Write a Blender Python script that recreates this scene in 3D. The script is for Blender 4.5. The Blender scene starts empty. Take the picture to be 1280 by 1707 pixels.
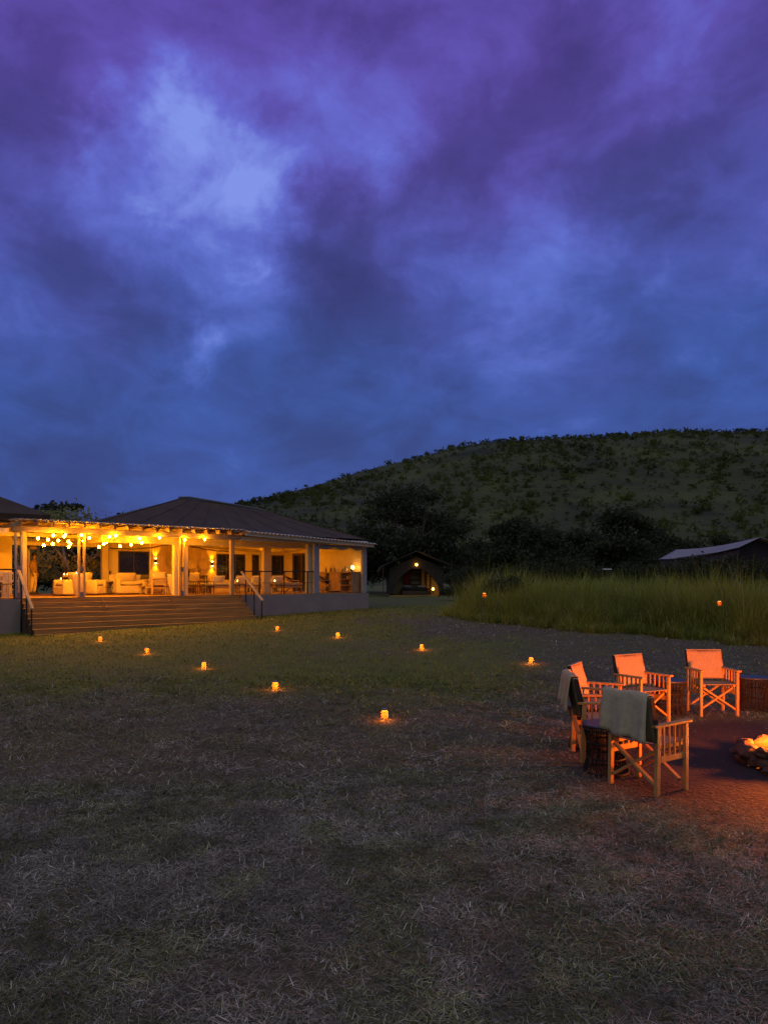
import bpy, math, random
import numpy as np
from mathutils import Vector, Matrix

R = math.radians
PI = math.pi
scene = bpy.context.scene
C = scene.collection
rng = np.random.default_rng(7)
random.seed(7)

# ------------------------------------------------------------------ camera
EYE = 2.0
cam_d = bpy.data.cameras.new('camera')
cam_d.sensor_fit = 'HORIZONTAL'
cam_d.sensor_width = 36.0
cam_d.lens = 36.0 * 1200 / 1280
cam_d.shift_y = 111 / 1280
cam_d.clip_end = 6000
cam = bpy.data.objects.new('camera', cam_d)
C.objects.link(cam)
cam.location = (0, 0, EYE)
cam.rotation_euler = (R(90), 0, 0)
scene.camera = cam

# ------------------------------------------------------------------ world: overcast dusk sky
world = bpy.data.worlds.new('World')
scene.world = world
world.use_nodes = True
nt = world.node_tree
nt.nodes.clear()


def wn(t, **kw):
    n = nt.nodes.new(t)
    for k, v in kw.items():
        setattr(n, k, v)
    return n


def wl(a, b):
    nt.links.new(a, b)


def wmath(op, a, b=None, c=None, clamp=False):
    n = wn('ShaderNodeMath', operation=op)
    n.use_clamp = clamp
    for i, v in enumerate((a, b, c)):
        if v is None:
            continue
        if isinstance(v, (int, float)):
            n.inputs[i].default_value = v
        else:
            wl(v, n.inputs[i])
    return n.outputs[0]


def wmix(fac, a, b, blend='MIX'):
    n = wn('ShaderNodeMix', data_type='RGBA', blend_type=blend)
    if isinstance(fac, (int, float)):
        n.inputs[0].default_value = fac
    else:
        wl(fac, n.inputs[0])
    for i, v in ((6, a), (7, b)):
        if isinstance(v, tuple):
            n.inputs[i].default_value = (*v, 1)
        else:
            wl(v, n.inputs[i])
    return n.outputs[2]


def pix_dir(x, y):
    return Vector(((x - 640) / 1200, 1, (964.5 - y) / 1200)).normalized()


tc = wn('ShaderNodeTexCoord')
direc = tc.outputs['Generated']
sep = wn('ShaderNodeSeparateXYZ')
wl(direc, sep.inputs[0])
elev = sep.outputs[2]
# banks of cloud, stretched along the horizon
cmap = wn('ShaderNodeMapping')
wl(direc, cmap.inputs[0])
cmap.inputs['Scale'].default_value = (1.0, 1.0, 1.7)
cmap.inputs['Rotation'].default_value = (0, R(-24), 0)
comb = cmap


def wnoise(vec, scale, detail, rough, dist=0.0):
    n = wn('ShaderNodeTexNoise')
    wl(vec, n.inputs['Vector'])
    n.inputs['Scale'].default_value = scale
    n.inputs['Detail'].default_value = detail
    n.inputs['Roughness'].default_value = rough
    n.inputs['Distortion'].default_value = dist
    return n


big = wnoise(comb.outputs[0], 3.1, 6, 0.56, 0.25)
fine = wnoise(comb.outputs[0], 8.5, 8, 0.60, 0.5)
warp = wnoise(direc, 5.0, 6, 0.62)
wv = wn('ShaderNodeVectorMath', operation='SUBTRACT')
wl(warp.outputs['Color'], wv.inputs[0])
wv.inputs[1].default_value = (0.5, 0.5, 0.5)
wv2 = wn('ShaderNodeVectorMath', operation='SCALE')
wl(wv.outputs[0], wv2.inputs[0])
wv2.inputs['Scale'].default_value = 0.30
wv3 = wn('ShaderNodeVectorMath', operation='ADD')
wl(direc, wv3.inputs[0])
wl(wv2.outputs[0], wv3.inputs[1])
wdir = wv3.outputs[0]


def lobe(x, y, rad):
    """a thin (or thick) spot in the cloud layer, round a direction"""
    d = wn('ShaderNodeVectorMath', operation='DISTANCE')
    wl(wdir, d.inputs[0])
    d.inputs[1].default_value = pix_dir(x, y)
    m = wn('ShaderNodeMapRange')
    m.interpolation_type = 'SMOOTHSTEP'
    wl(d.outputs['Value'], m.inputs[0])
    m.inputs[1].default_value = 0.0
    m.inputs[2].default_value = rad
    m.inputs[3].default_value = 1.0
    m.inputs[4].default_value = 0.0
    return m.outputs[0]


thin = wmath('MULTIPLY', lobe(350, 265, .135), 0.66)
for (x, y, r_, w_) in ((225, 390, .12, .46), (390, 450, .11, .26), (335, 580, .07, .42), (600, 235, .15, .34), (480, 290, .09, .34),
                       (720, 150, .14, .20), (950, 420, .22, .26), (1080, 60, .13, .34), (760, 430, .12, .22), (500, 500, .08, .25),
                       (1190, 590, .12, .18), (250, 170, .12, .22), (1000, 520, .14, .16), (60, 330, .1, .14)):
    thin = wmath('ADD', thin, wmath('MULTIPLY', lobe(x, y, r_), w_))
thick = wmath('MULTIPLY', lobe(530, 395, .13), 0.55)
for (x, y, r_, w_) in ((620, 480, .15, .45), (790, 310, .17, .50), (950, 250, .17, .42), (1120, 230, .18, .40),
                       (110, 240, .2, .30), (130, 500, .17, .40), (430, 110, .22, .30), (820, 60, .2, .20),
                       (120, 735, .16, .28), (1060, 590, .18, .28), (60, 60, .2, .15), (760, 560, .14, .22)):
    thick = wmath('ADD', thick, wmath('MULTIPLY', lobe(x, y, r_), w_))
dens = wmath('MULTIPLY', wmath('SUBTRACT', big.outputs[0], 0.5), 0.80)
dens = wmath('ADD', dens, wmath('MULTIPLY', wmath('SUBTRACT', fine.outputs[0], 0.5), 0.70))
lum = wmath('ADD', wmath('ADD', wmath('SUBTRACT', wmath('MULTIPLY', thin, 0.80), wmath('MULTIPLY', thick, 0.52)), 0.50), dens)
hz = wn('ShaderNodeMapRange')
hz.interpolation_type = 'SMOOTHSTEP'
wl(elev, hz.inputs[0])
hz.inputs[1].default_value = 0.06
hz.inputs[2].default_value = 0.34
hz.inputs[3].default_value = -0.19
hz.inputs[4].default_value = 0.0
lum = wmath('ADD', lum, hz.outputs[0])      # thicker, darker cloud towards the horizon all round
ramp = wn('ShaderNodeValToRGB')
wl(lum, ramp.inputs[0])
el = ramp.color_ramp.elements
el[0].position = 0.0
el[0].color = (0.028, 0.044, 0.180, 1)
el[1].position = 1.0
el[1].color = (0.21, 0.30, 0.80, 1)
for p_, c_ in ((0.30, (0.034, 0.064, 0.250)), (0.52, (0.044, 0.094, 0.37)), (0.75, (0.088, 0.155, 0.56))):
    e_ = el.new(p_)
    e_.color = (*c_, 1)
blue = ramp.outputs[0]
ramp2 = wn('ShaderNodeValToRGB')
wl(lum, ramp2.inputs[0])
el = ramp2.color_ramp.elements
el[0].position = 0.0
el[0].color = (0.048, 0.030, 0.170, 1)
el[1].position = 1.0
el[1].color = (0.22, 0.29, 0.80, 1)
for p_, c_ in ((0.30, (0.083, 0.048, 0.280)), (0.52, (0.118, 0.078, 0.43)), (0.75, (0.14, 0.14, 0.62))):
    e_ = el.new(p_)
    e_.color = (*c_, 1)
# violet glow overhead, blue towards the horizon
vfac = wn('ShaderNodeMapRange')
vfac.interpolation_type = 'SMOOTHSTEP'
wl(wmath('ADD', elev, wmath('MULTIPLY', wmath('SUBTRACT', big.outputs[0], 0.5), 0.35)), vfac.inputs[0])
vfac.inputs[1].default_value = 0.20
vfac.inputs[2].default_value = 0.66
col = wmix(vfac.outputs[0], blue, ramp2.outputs[0])
# the thin clear-sky share of the light
sky = wn('ShaderNodeTexSky', sky_type='NISHITA')
sky.sun_disc = False
sky.sun_elevation = R(1.0)
sky.sun_rotation = R(180)
bgs = wn('ShaderNodeBackground')
wl(sky.outputs[0], bgs.inputs[0])
bgs.inputs[1].default_value = 0.008
bgc = wn('ShaderNodeBackground')
wl(col, bgc.inputs[0])
bgc.inputs[1].default_value = 1.0
add = wn('ShaderNodeAddShader')
wl(bgs.outputs[0], add.inputs[0])
wl(bgc.outputs[0], add.inputs[1])
wo = wn('ShaderNodeOutputWorld')
wl(add.outputs[0], wo.inputs[0])

# the last warm glow of the sunset behind the camera, spread by the clouds
sun_d = bpy.data.lights.new('sun', 'SUN')
sun_d.energy = 0.72
sun_d.angle = R(110)
sun_d.color = (0.84, 0.97, 0.30)
sun = bpy.data.objects.new('sun', sun_d)
C.objects.link(sun)
sun.rotation_euler = (R(34), 0, R(-12))

vs = scene.view_settings
vs.view_transform = 'Standard'
vs.look = 'None'
vs.exposure = 0.0
vs.gamma = 1.0
vs.use_curve_mapping = False
scene.cycles.use_denoising = True
scene.cycles.denoising_prefilter = 'NONE'
scene.cycles.max_bounces = 6
scene.cycles.diffuse_bounces = 3
scene.cycles.glossy_bounces = 2
scene.cycles.transmission_bounces = 4
scene.cycles.transparent_max_bounces = 12
scene.cycles.sample_clamp_indirect = 3.0
scene.cycles.use_light_tree = True
scene.cycles.caustics_reflective = False
scene.cycles.caustics_refractive = False

# ------------------------------------------------------------------ materials
MATS = {}


def M(name, colr, rough=0.8, var=0.25, scale=8.0, bump=0.0, bscale=40.0, metal=0.0, stretch=None, spec=0.3,
      col2=None, emit=None, estr=0.0, transl=0.0, alpha=None, attr=False):
    m = bpy.data.materials.new(name)
    m.use_nodes = True
    t = m.node_tree
    b = t.nodes['Principled BSDF']
    out = t.nodes['Material Output']
    b.inputs['Roughness'].default_value = rough
    b.inputs['Metallic'].default_value = metal
    b.inputs['Specular IOR Level'].default_value = spec
    tcn = t.nodes.new('ShaderNodeTexCoord')
    mp = t.nodes.new('ShaderNodeMapping')
    t.links.new(tcn.outputs['Object'], mp.inputs[0])
    if stretch:
        mp.inputs['Scale'].default_value = stretch
    nz = t.nodes.new('ShaderNodeTexNoise')
    t.links.new(mp.outputs[0], nz.inputs['Vector'])
    nz.inputs['Scale'].default_value = scale
    nz.inputs['Detail'].default_value = 5
    nz.inputs['Roughness'].default_value = 0.62
    rp = t.nodes.new('ShaderNodeValToRGB')
    t.links.new(nz.outputs[0], rp.inputs[0])
    rp.color_ramp.elements[0].position = 0.3
    rp.color_ramp.elements[1].position = 0.72
    lo = tuple(c * (1 - var) for c in colr)
    hi = col2 if col2 else tuple(min(1, c * (1 + var)) for c in colr)
    rp.color_ramp.elements[0].color = (*lo, 1)
    rp.color_ramp.elements[1].color = (*hi, 1)
    src = rp.outputs[0]
    if attr:
        at_ = t.nodes.new('ShaderNodeVertexColor')
        at_.layer_name = 'Col'
        src = at_.outputs[0]
    t.links.new(src, b.inputs['Base Color'])
    if bump:
        n2 = t.nodes.new('ShaderNodeTexNoise')
        t.links.new(mp.outputs[0], n2.inputs['Vector'])
        n2.inputs['Scale'].default_value = bscale
        n2.inputs['Detail'].default_value = 4
        bp = t.nodes.new('ShaderNodeBump')
        bp.inputs['Strength'].default_value = bump
        bp.inputs['Distance'].default_value = 0.02
        t.links.new(n2.outputs[0], bp.inputs['Height'])
        t.links.new(bp.outputs[0], b.inputs['Normal'])
    if emit:
        b.inputs['Emission Color'].default_value = (*emit, 1)
        b.inputs['Emission Strength'].default_value = estr
    last = b.outputs[0]
    if transl:
        tr = t.nodes.new('ShaderNodeBsdfTranslucent')
        t.links.new(src, tr.inputs[0])
        mx = t.nodes.new('ShaderNodeMixShader')
        mx.inputs[0].default_value = transl
        t.links.new(last, mx.inputs[1])
        t.links.new(tr.outputs[0], mx.inputs[2])
        last = mx.outputs[0]
    if alpha is not None:
        tp = t.nodes.new('ShaderNodeBsdfTransparent')
        mx = t.nodes.new('ShaderNodeMixShader')
        mx.inputs[0].default_value = alpha
        t.links.new(tp.outputs[0], mx.inputs[1])
        t.links.new(last, mx.inputs[2])
        last = mx.outputs[0]
    t.links.new(last, out.inputs[0])
    MATS[name] = m
    return m


WARM = (1.0, 0.34, 0.006)
M('canvas', (0.52, 0.42, 0.24), 0.9, 0.10, 2.5, 0.25, 60)
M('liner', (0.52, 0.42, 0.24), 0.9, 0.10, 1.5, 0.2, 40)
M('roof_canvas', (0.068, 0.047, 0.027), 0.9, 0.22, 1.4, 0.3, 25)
M('tent_canvas', (0.050, 0.036, 0.026), 0.9, 0.25, 2.0, 0.3, 30)
M('tent_wall', (0.085, 0.068, 0.058), 0.9, 0.25, 2.0, 0.3, 30)
M('fly_grey', (0.25, 0.24, 0.25), 0.85, 0.15, 1.5, 0.3, 30)
M('tent_fly', (0.13, 0.12, 0.115), 0.85, 0.18, 1.5, 0.3, 30)
M('skirt', (0.235, 0.20, 0.175), 0.9, 0.14, 1.2, 0.3, 50)
M('grey_post', (0.27, 0.25, 0.25), 0.85, 0.12, 3, 0.2, 50)
M('cream_timber', (0.58, 0.49, 0.36), 0.7, 0.12, 6, 0.15, 40, stretch=(1, 1, .15))
M('post_timber', (0.44, 0.29, 0.11), 0.7, 0.15, 6, 0.15, 40, stretch=(1, 1, .15))
M('timber_wall', (0.42, 0.28, 0.15), 0.75, 0.35, 7, 0.2, 30, stretch=(3, 3, .12))
M('beam', (0.24, 0.185, 0.12), 0.8, 0.25, 5, 0.2, 40, stretch=(.2, 2, 2))
M('rafter', (0.32, 0.24, 0.15), 0.8, 0.25, 5, 0.2, 40, stretch=(2, .2, 2))
M('deck', (0.31, 0.18, 0.045), 0.75, 0.4, 5, 0.3, 40, stretch=(.18, 3, 3))
M('handrail', (0.42, 0.30, 0.16), 0.6, 0.2, 6, 0.1, 40)
M('black_metal', (0.028, 0.025, 0.023), 0.5, 0.2, 10, metal=0.4)
M('steel', (0.20, 0.19, 0.19), 0.45, 0.2, 10, metal=0.6)
M('sheet', (0.55, 0.52, 0.50), 0.45, 0.15, 3, 0.1, 30, transl=0.35)
M('sheet_white', (0.55, 0.54, 0.58), 0.45, 0.12, 3, 0.1, 30)
M('glass_dark', (0.02, 0.022, 0.02), 0.12, 0.2, 2, spec=0.5, alpha=0.55)
M('white_fabric', (0.50, 0.41, 0.27), 0.9, 0.06, 6, 0.25, 50)
M('pillow', (0.62, 0.56, 0.52), 0.9, 0.10, 8, 0.3, 60)
M('pillow_dark', (0.12, 0.10, 0.075), 0.9, 0.5, 20, 0.3, 60)
M('wood_pale', (0.40, 0.27, 0.14), 0.65, 0.2, 9, 0.15, 50, stretch=(1, 1, .3))
M('wood_dark', (0.085, 0.048, 0.028), 0.6, 0.35, 9, 0.2, 50)
M('wood_bar', (0.30, 0.185, 0.10), 0.7, 0.4, 6, 0.2, 40, stretch=(2, 2, .3))
M('ceramic', (0.36, 0.29, 0.29), 0.6, 0.08, 4)
M('basket', (0.42, 0.30, 0.17), 0.9, 0.25, 25, 0.6, 90)
M('chair_wood', (0.42, 0.215, 0.06), 0.55, 0.22, 12, 0.15, 60, stretch=(1, 1, .25))
M('chair_canvas', (0.36, 0.25, 0.15), 0.92, 0.12, 30, 0.5, 260)
M('chair_seat', (0.28, 0.21, 0.14), 0.92, 0.12, 30, 0.5, 260)
M('chair_pocket', (0.035, 0.02, 0.014), 0.8, 0.2, 30)
M('chair_back_cover', (0.15, 0.12, 0.065), 0.92, 0.15, 30, 0.4, 200)
M('blanket_grey', (0.46, 0.37, 0.23), 0.95, 0.14, 20, 0.6, 220)
M('blanket_tan', (0.50, 0.36, 0.20), 0.95, 0.14, 20, 0.6, 220)
M('wicker', (0.016, 0.010, 0.007), 0.8, 0.4, 40, 0.3, 80)
M('table_top', (0.045, 0.045, 0.05), 0.36, 0.25, 8, spec=0.5)
M('stone', (0.055, 0.028, 0.016), 0.85, 0.4, 6, 0.6, 18)
M('ash', (0.035, 0.02, 0.014), 0.95, 0.6, 14, 0.8, 30)
M('log', (0.045, 0.03, 0.022), 0.95, 0.6, 12, 0.8, 30)
M('ember', (0.3, 0.06, 0.02), 0.9, 0.5, 9, emit=(1.0, 0.17, 0.012), estr=1.6)
M('flame', (0.9, 0.3, 0.05), 0.9, 0.1, 3, emit=(1.0, 0.20, 0.015), estr=4.0, alpha=0.35)
M('bulb', (1, .8, .5), 0.3, 0.0, 3, emit=WARM, estr=740)
M('candle', (1, .8, .5), 0.5, 0.0, 3, emit=(1.0, 0.50, 0.10), estr=22)
M('jar_led', (1, .6, .3), 0.5, 0.0, 3, emit=(1.0, 0.34, 0.02), estr=4)
M('lamp_glow', (1, .8, .5), 0.5, 0.0, 3, emit=(1.0, 0.50, 0.09), estr=38)
M('tent_glow', (1, .8, .5), 0.5, 0.0, 3, emit=(1.0, 0.45, 0.05), estr=20)
M('ceiling_glow', (1, .8, .5), 0.5, 0.0, 3, emit=WARM, estr=260)
M('sconce_glow', (1, .8, .5), 0.5, 0.0, 3, emit=(1.0, 0.48, 0.09), estr=60)
M('jar_glass', (0.34, 0.15, 0.05), 0.5, 0.25, 30, transl=0.6, alpha=0.34)
M('jar_lid', (0.16, 0.16, 0.19), 0.4, 0.2, 20, metal=0.5)
M('wax', (0.8, 0.7, 0.55), 0.6, 0.05, 8)
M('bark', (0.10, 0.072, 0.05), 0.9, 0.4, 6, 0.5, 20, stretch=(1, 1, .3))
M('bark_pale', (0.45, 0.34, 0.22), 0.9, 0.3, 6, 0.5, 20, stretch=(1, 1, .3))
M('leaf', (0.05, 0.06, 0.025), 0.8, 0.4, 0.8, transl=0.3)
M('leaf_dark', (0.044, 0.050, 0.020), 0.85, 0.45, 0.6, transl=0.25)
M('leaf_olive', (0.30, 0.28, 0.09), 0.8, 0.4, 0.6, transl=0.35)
M('scrub', (0.085, 0.100, 0.017), 0.9, 0.55, 0.03, transl=0.5)
M('straw', (0.3, 0.25, 0.15), 0.85, attr=True, transl=0.15)
M('tall', (0.1, 0.12, 0.04), 0.85, attr=True, transl=0.3)
M('bottle_glass', (0.05, 0.06, 0.03), 0.15, 0.3, 8, spec=0.6)
M('bottle_amber', (0.22, 0.10, 0.03), 0.15, 0.3, 8, spec=0.6)
M('bottle_pale', (0.45, 0.42, 0.36), 0.2, 0.2, 8, spec=0.6)
M('red_cloth', (0.40, 0.055, 0.03), 0.9, 0.15, 8)
M('dark_cloth', (0.035, 0.025, 0.03), 0.9, 0.2, 8)
M('rope', (0.06, 0.042, 0.03), 0.9, 0.2, 8)
M('skin', (0.16, 0.085, 0.05), 0.6, 0.08, 8)
M('hair', (0.012, 0.01, 0.009), 0.8, 0.2, 30)
M('shirt', (0.20, 0.115, 0.06), 0.9, 0.12, 10, 0.2, 60)
M('trousers', (0.42, 0.32, 0.20), 0.9, 0.12, 10, 0.2, 60)
M('shoe', (0.05, 0.035, 0.025), 0.6, 0.2, 10)
M('white_paint', (0.6, 0.6, 0.6), 0.6, 0.1, 5)


# ------------------------------------------------------------------ helpers
def tag(o, label=None, cat=None, group=None, kind=None):
    if label:
        o['label'] = label
    if cat:
        o['category'] = cat
    if group:
        o['group'] = group
    if kind:
        o['kind'] = kind
    return o


def empty(name, loc=(0, 0, 0), rz=0.0, scale=1.0, label=None, cat=None, group=None):
    o = bpy.data.objects.new(name, None)
    o.empty_display_size = 0.1
    C.objects.link(o)
    o.location = loc
    o.rotation_euler = (0, 0, rz)
    o.scale = (scale, scale, scale)
    return tag(o, label, cat, group)


def link_mesh(name, me, mat, parent=None):
    o = bpy.data.objects.new(name, me)
    C.objects.link(o)
    if mat is not None and not me.materials:
        me.materials.append(MATS[mat] if isinstance(mat, str) else mat)
    o.parent = parent
    return o


class MB:
    def __init__(self):
        self.v, self.f = [], []

    def add(self, vs_, fs):
        n = len(self.v)
        self.v += [tuple(p) for p in vs_]
        self.f += [tuple(i + n for i in f) for f in fs]
        return self

    def box(self, c, s, rot=None):
        hx, hy, hz = s[0] / 2, s[1] / 2, s[2] / 2
        pts = [Vector((x, y, z)) for x in (-hx, hx) for y in (-hy, hy) for z in (-hz, hz)]
        if rot is not None:
            pts = [rot @ p for p in pts]
        pts = [p + Vector(c) for p in pts]
        return self.add(pts, [(0, 1, 3, 2), (4, 6, 7, 5), (0, 4, 5, 1), (2, 3, 7, 6), (0, 2, 6, 4), (1, 5, 7, 3)])

    def span(self, x0, x1, y0, y1, z0, z1):
        return self.box(((x0 + x1) / 2, (y0 + y1) / 2, (z0 + z1) / 2), (abs(x1 - x0), abs(y1 - y0), abs(z1 - z0)))

    def bar(self, a, b, w, h, up=(0, 0, 1)):
        a, b = Vector(a), Vector(b)
        d = (b - a)
        L_ = d.length
        d.normalize()
        up = Vector(up)
        if abs(d.dot(up)) > 0.98:
            up = Vector((0, 1, 0))
        s = d.cross(up).normalized()
        u = s.cross(d).normalized()
        rot = Matrix((s, d, u)).transposed()
        return self.box((a + b) / 2, (w, L_, h), rot)

    def tube(self, pts, rad, n=6, cap=True):
        pts = [Vector(p) for p in pts]
        if isinstance(rad, (int, float)):
            rad = [rad] * len(pts)
        base = len(self.v)
        prev = None
        for i, p in enumerate(pts):
            d = (pts[min(i + 1, len(pts) - 1)] - pts[max(i - 1, 0)]).normalized()
            if prev is None:
                a = d.orthogonal().normalized()
            else:
                a = (prev - d * prev.dot(d))
                a = a.normalized() if a.length > 1e-6 else d.orthogonal().normalized()
            prev = a
            b = d.cross(a)
            for k in range(n):
                t = 2 * PI * k / n
                self.v.append(tuple(p + (a * math.cos(t) + b * math.sin(t)) * rad[i]))
        for i in range(len(pts) - 1):
            for k in range(n):
                k2 = (k + 1) % n
                self.f.append((base + i * n + k, base + i * n + k2, base + (i + 1) * n + k2, base + (i + 1) * n + k))
        if cap:
            self.f.append(tuple(base + k for k in reversed(range(n))))
            self.f.append(tuple(base + (len(pts) - 1) * n + k for k in range(n)))
        return self

    def lathe(self, prof, n=16, c=(0, 0, 0), cap=True):
        base = len(self.v)
        for r_, z in prof:
            for k in range(n):
                t = 2 * PI * k / n
                self.v.append((c[0] + r_ * math.cos(t), c[1] + r_ * math.sin(t), c[2] + z))
        for i in range(len(prof) - 1):
            for k in range(n):
                k2 = (k + 1) % n
                self.f.append((base + i * n + k, base + i * n + k2, base + (i + 1) * n + k2, base + (i + 1) * n + k))
        if cap:
            self.f.append(tuple(base + k for k in reversed(range(n))))
            self.f.append(tuple(base + (len(prof) - 1) * n + k for k in range(n)))
        return self

    def patch(self, p00, p10, p11, p01, nu, nv, sag=0.0, sagdir=(0, 0, -1), fn=None):
        base = len(self.v)
        p00, p10, p11, p01 = map(Vector, (p00, p10, p11, p01))
        sd = Vector(sagdir)
        for j in range(nv + 1):
            t = j / nv
            for i in range(nu + 1):
                s = i / nu
                p = (p00 * (1 - s) + p10 * s) * (1 - t) + (p01 * (1 - s) + p11 * s) * t
                p = p + sd * (sag * math.sin(PI * s) * math.sin(PI * t))
                if fn:
                    p = p + fn(s, t)
                self.v.append(tuple(p))
        w = nu + 1
        for j in range(nv):
            for i in range(nu):
                a = base + j * w + i
                self.f.append((a, a + 1, a + w + 1, a + w))
        return self

    def build(self, name, mat, parent=None, bevel=0.0, seg=2, smooth=False, thick=0.0, subd=0):
        me = bpy.data.meshes.new(name)
        me.from_pydata(self.v, [], self.f)
        me.update()
        o = link_mesh(name, me, mat, parent)
        if smooth:
            me.polygons.foreach_set('use_smooth', [True] * len(me.polygons))
        if thick:
            s = o.modifiers.new('thickness', 'SOLIDIFY')
            s.thickness = thick
            s.offset = 0
        if subd:
            s = o.modifiers.new('smooth', 'SUBSURF')
            s.levels = s.render_levels = subd
        if bevel:
            b = o.modifiers.new('edge', 'BEVEL')
            b.width = bevel
            b.segments = seg
            b.limit_method = 'ANGLE'
        return o


def np_mesh(name, verts, faces_k, nfaces, loops, mat, parent=None, cols=None):
    """verts (N,3); loops flat vertex indices; faces_k verts per face (array or int)"""
    me = bpy.data.meshes.new(name)
    me.vertices.add(len(verts))
    me.vertices.foreach_set('co', np.ascontiguousarray(verts, dtype=np.float32).ravel())
    me.loops.add(len(loops))
    me.loops.foreach_set('vertex_index', np.ascontiguousarray(loops, dtype=np.int32))
    me.polygons.add(nfaces)
    if np.isscalar(faces_k):
        st = np.arange(nfaces, dtype=np.int32) * faces_k
    else:
        st = np.concatenate(([0], np.cumsum(faces_k)[:-1])).astype(np.int32)
    me.polygons.foreach_set('loop_start', st)
    me.update(calc_edges=True)
    if cols is not None:
        ca = me.color_attributes.new('Col', 'FLOAT_COLOR', 'POINT')
        c4 = np.ones((len(verts), 4), dtype=np.float32)
        c4[:, :3] = cols
        ca.data.foreach_set('color', c4.ravel())
    return link_mesh(name, me, mat, parent)


def kids(o):
    return [c for c in C.objects if c.parent == o]


def dup(root, loc=None, rz=None, scale=None, label=None, parent=None):
    r_ = root.copy()
    C.objects.link(r_)
    r_.parent = parent
    if loc is not None:
        r_.location = loc
    if rz is not None:
        r_.rotation_euler = (0, 0, rz)
    if scale is not None:
        r_.scale = (scale, scale, scale) if isinstance(scale, (int, float)) else scale
    if label:
        r_['label'] = label
    for ch in list(root.children):
        dup(ch, parent=r_)
    return r_


def smooth01(t):
    t = np.clip(t, 0, 1)
    return t * t * (3 - 2 * t)


def gz(x, y):
    """height of the ground: level by the fire, rising gently to the back and the right"""
    rise = 0.024 * np.clip(y - 10, 0, 24)
    side = 0.0168 * np.clip(x, -16, 12) * smooth01((y - 8) / 16)
    return rise + side


def on_ground(px, py):
    """the ground point seen at a photograph position"""
    z = 0.0
    for _ in range(30):
        Y = (EYE - z) * 1200 / (py - 964.5)
        X = (px - 640) / 1200 * Y
        z = float(gz(X, Y))
    return Vector((X, Y, z))


def vnoise(x, y, seed=0):
    """cheap smooth value noise for numpy arrays"""
    def h(i, j):
        n = np.sin(i * 127.1 + j * 311.7 + seed * 74.7) * 43758.5453
        return n - np.floor(n)
    i, j = np.floor(x), np.floor(y)
    fx, fy = x - i, y - j
    fx, fy = fx * fx * (3 - 2 * fx), fy * fy * (3 - 2 * fy)
    return (h(i, j) * (1 - fx) + h(i + 1, j) * fx) * (1 - fy) + (h(i, j + 1) * (1 - fx) + h(i + 1, j + 1) * fx) * fy


# ------------------------------------------------------------------ lodge frame of reference
DECK = 1.31
LA = Vector(((30 - 640) / 1200 * 24.6, 24.6))
LC = Vector(((612 - 640) / 1200 * 34.5, 34.5))
LLEN = (LC - LA).length
UD = (LC - LA).normalized()
VD = Vector((-UD.y, UD.x))
LROT = math.atan2(UD.y, UD.x)


def W(u, v, z=0.0):
    p = LA + UD * u + VD * v
    return Vector((p.x, p.y, DECK + z))


def ux(x, v):
    """u of the point at depth v into the lodge seen at photograph column x"""
    k = (x - 640) / 1200
    # (LA + UD u + VD v).x = k * (...).y
    return (k * (LA.y + VD.y * v) - (LA.x + VD.x * v)) / (UD.x - k * UD.y)


def zy(y, u, v):
    """height above the deck seen at photograph row y at (u, v)"""
    p = W(u, v)
    return EYE + (964.5 - y) / 1200 * p.y - DECK


FIRE = Vector((4.45, 7.7))

# ================================================================== SETTING
# ------------------------------------------------------------------ ground
DRY = np.array((0.195, 0.160, 0.078))
GREEN = np.array((0.13, 0.145, 0.020))
SOIL = np.array((0.017, 0.0105, 0.010))


def green_amount(x, y):
    n = 0.55 * vnoise(x * 0.45, y * 0.22, 1) + 0.30 * vnoise(x * 1.3, y * 0.8, 2) + 0.15 * vnoise(x * 3.7, y * 3.1, 3)
    band = smooth01((y - 9.5) / 4.5) * (1 - 0.75 * smooth01((x + 0.0 - 0.09 * y) / 3.0))
    far = smooth01((y - 17) / 6) * smooth01((-x + 1.0) / 5)
    path = smooth01(1 - np.abs(x - 0.19 * y + 1.5) / 4.5) * smooth01((y - 17) / 6)     # trodden track to the small tent
    g = np.clip((n - 0.44) * 3.0 + band * 0.78 + far * 0.85 - path * 0.65, 0, 1)
    g = np.clip(g * (0.22 + 0.78 * np.maximum(band, far)), 0, 1)
    return np.maximum(g, 0.75 * smooth01((y - 34) / 5))


def soil_amount(x, y):
    d = np.hypot(x - FIRE.x, (y - FIRE.y)) + 0.5 * (vnoise(x * 1.9, y * 1.9, 5) - 0.5)
    return 1 - smooth01((d - 1.9) / 0.9)


def ground_colour(x, y):
    g = green_amount(x, y)[:, None]
    s = soil_amount(x, y)[:, None]
    c = DRY * 0.42 * (1 - g) + GREEN * 0.75 * g
    return c * (1 - s) + SOIL * s


def axis(lo, hi, dense_lo, dense_hi, step, grow=1.22):
    a = list(np.arange(dense_lo, dense_hi + 1e-6, step))
    s = step
    while a[-1] < hi:
        s *= grow
        a.append(a[-1] + s)
    s = step
    while a[0] > lo:
        s *= grow
        a.insert(0, a[0] - s)
    return np.array(a)


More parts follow.
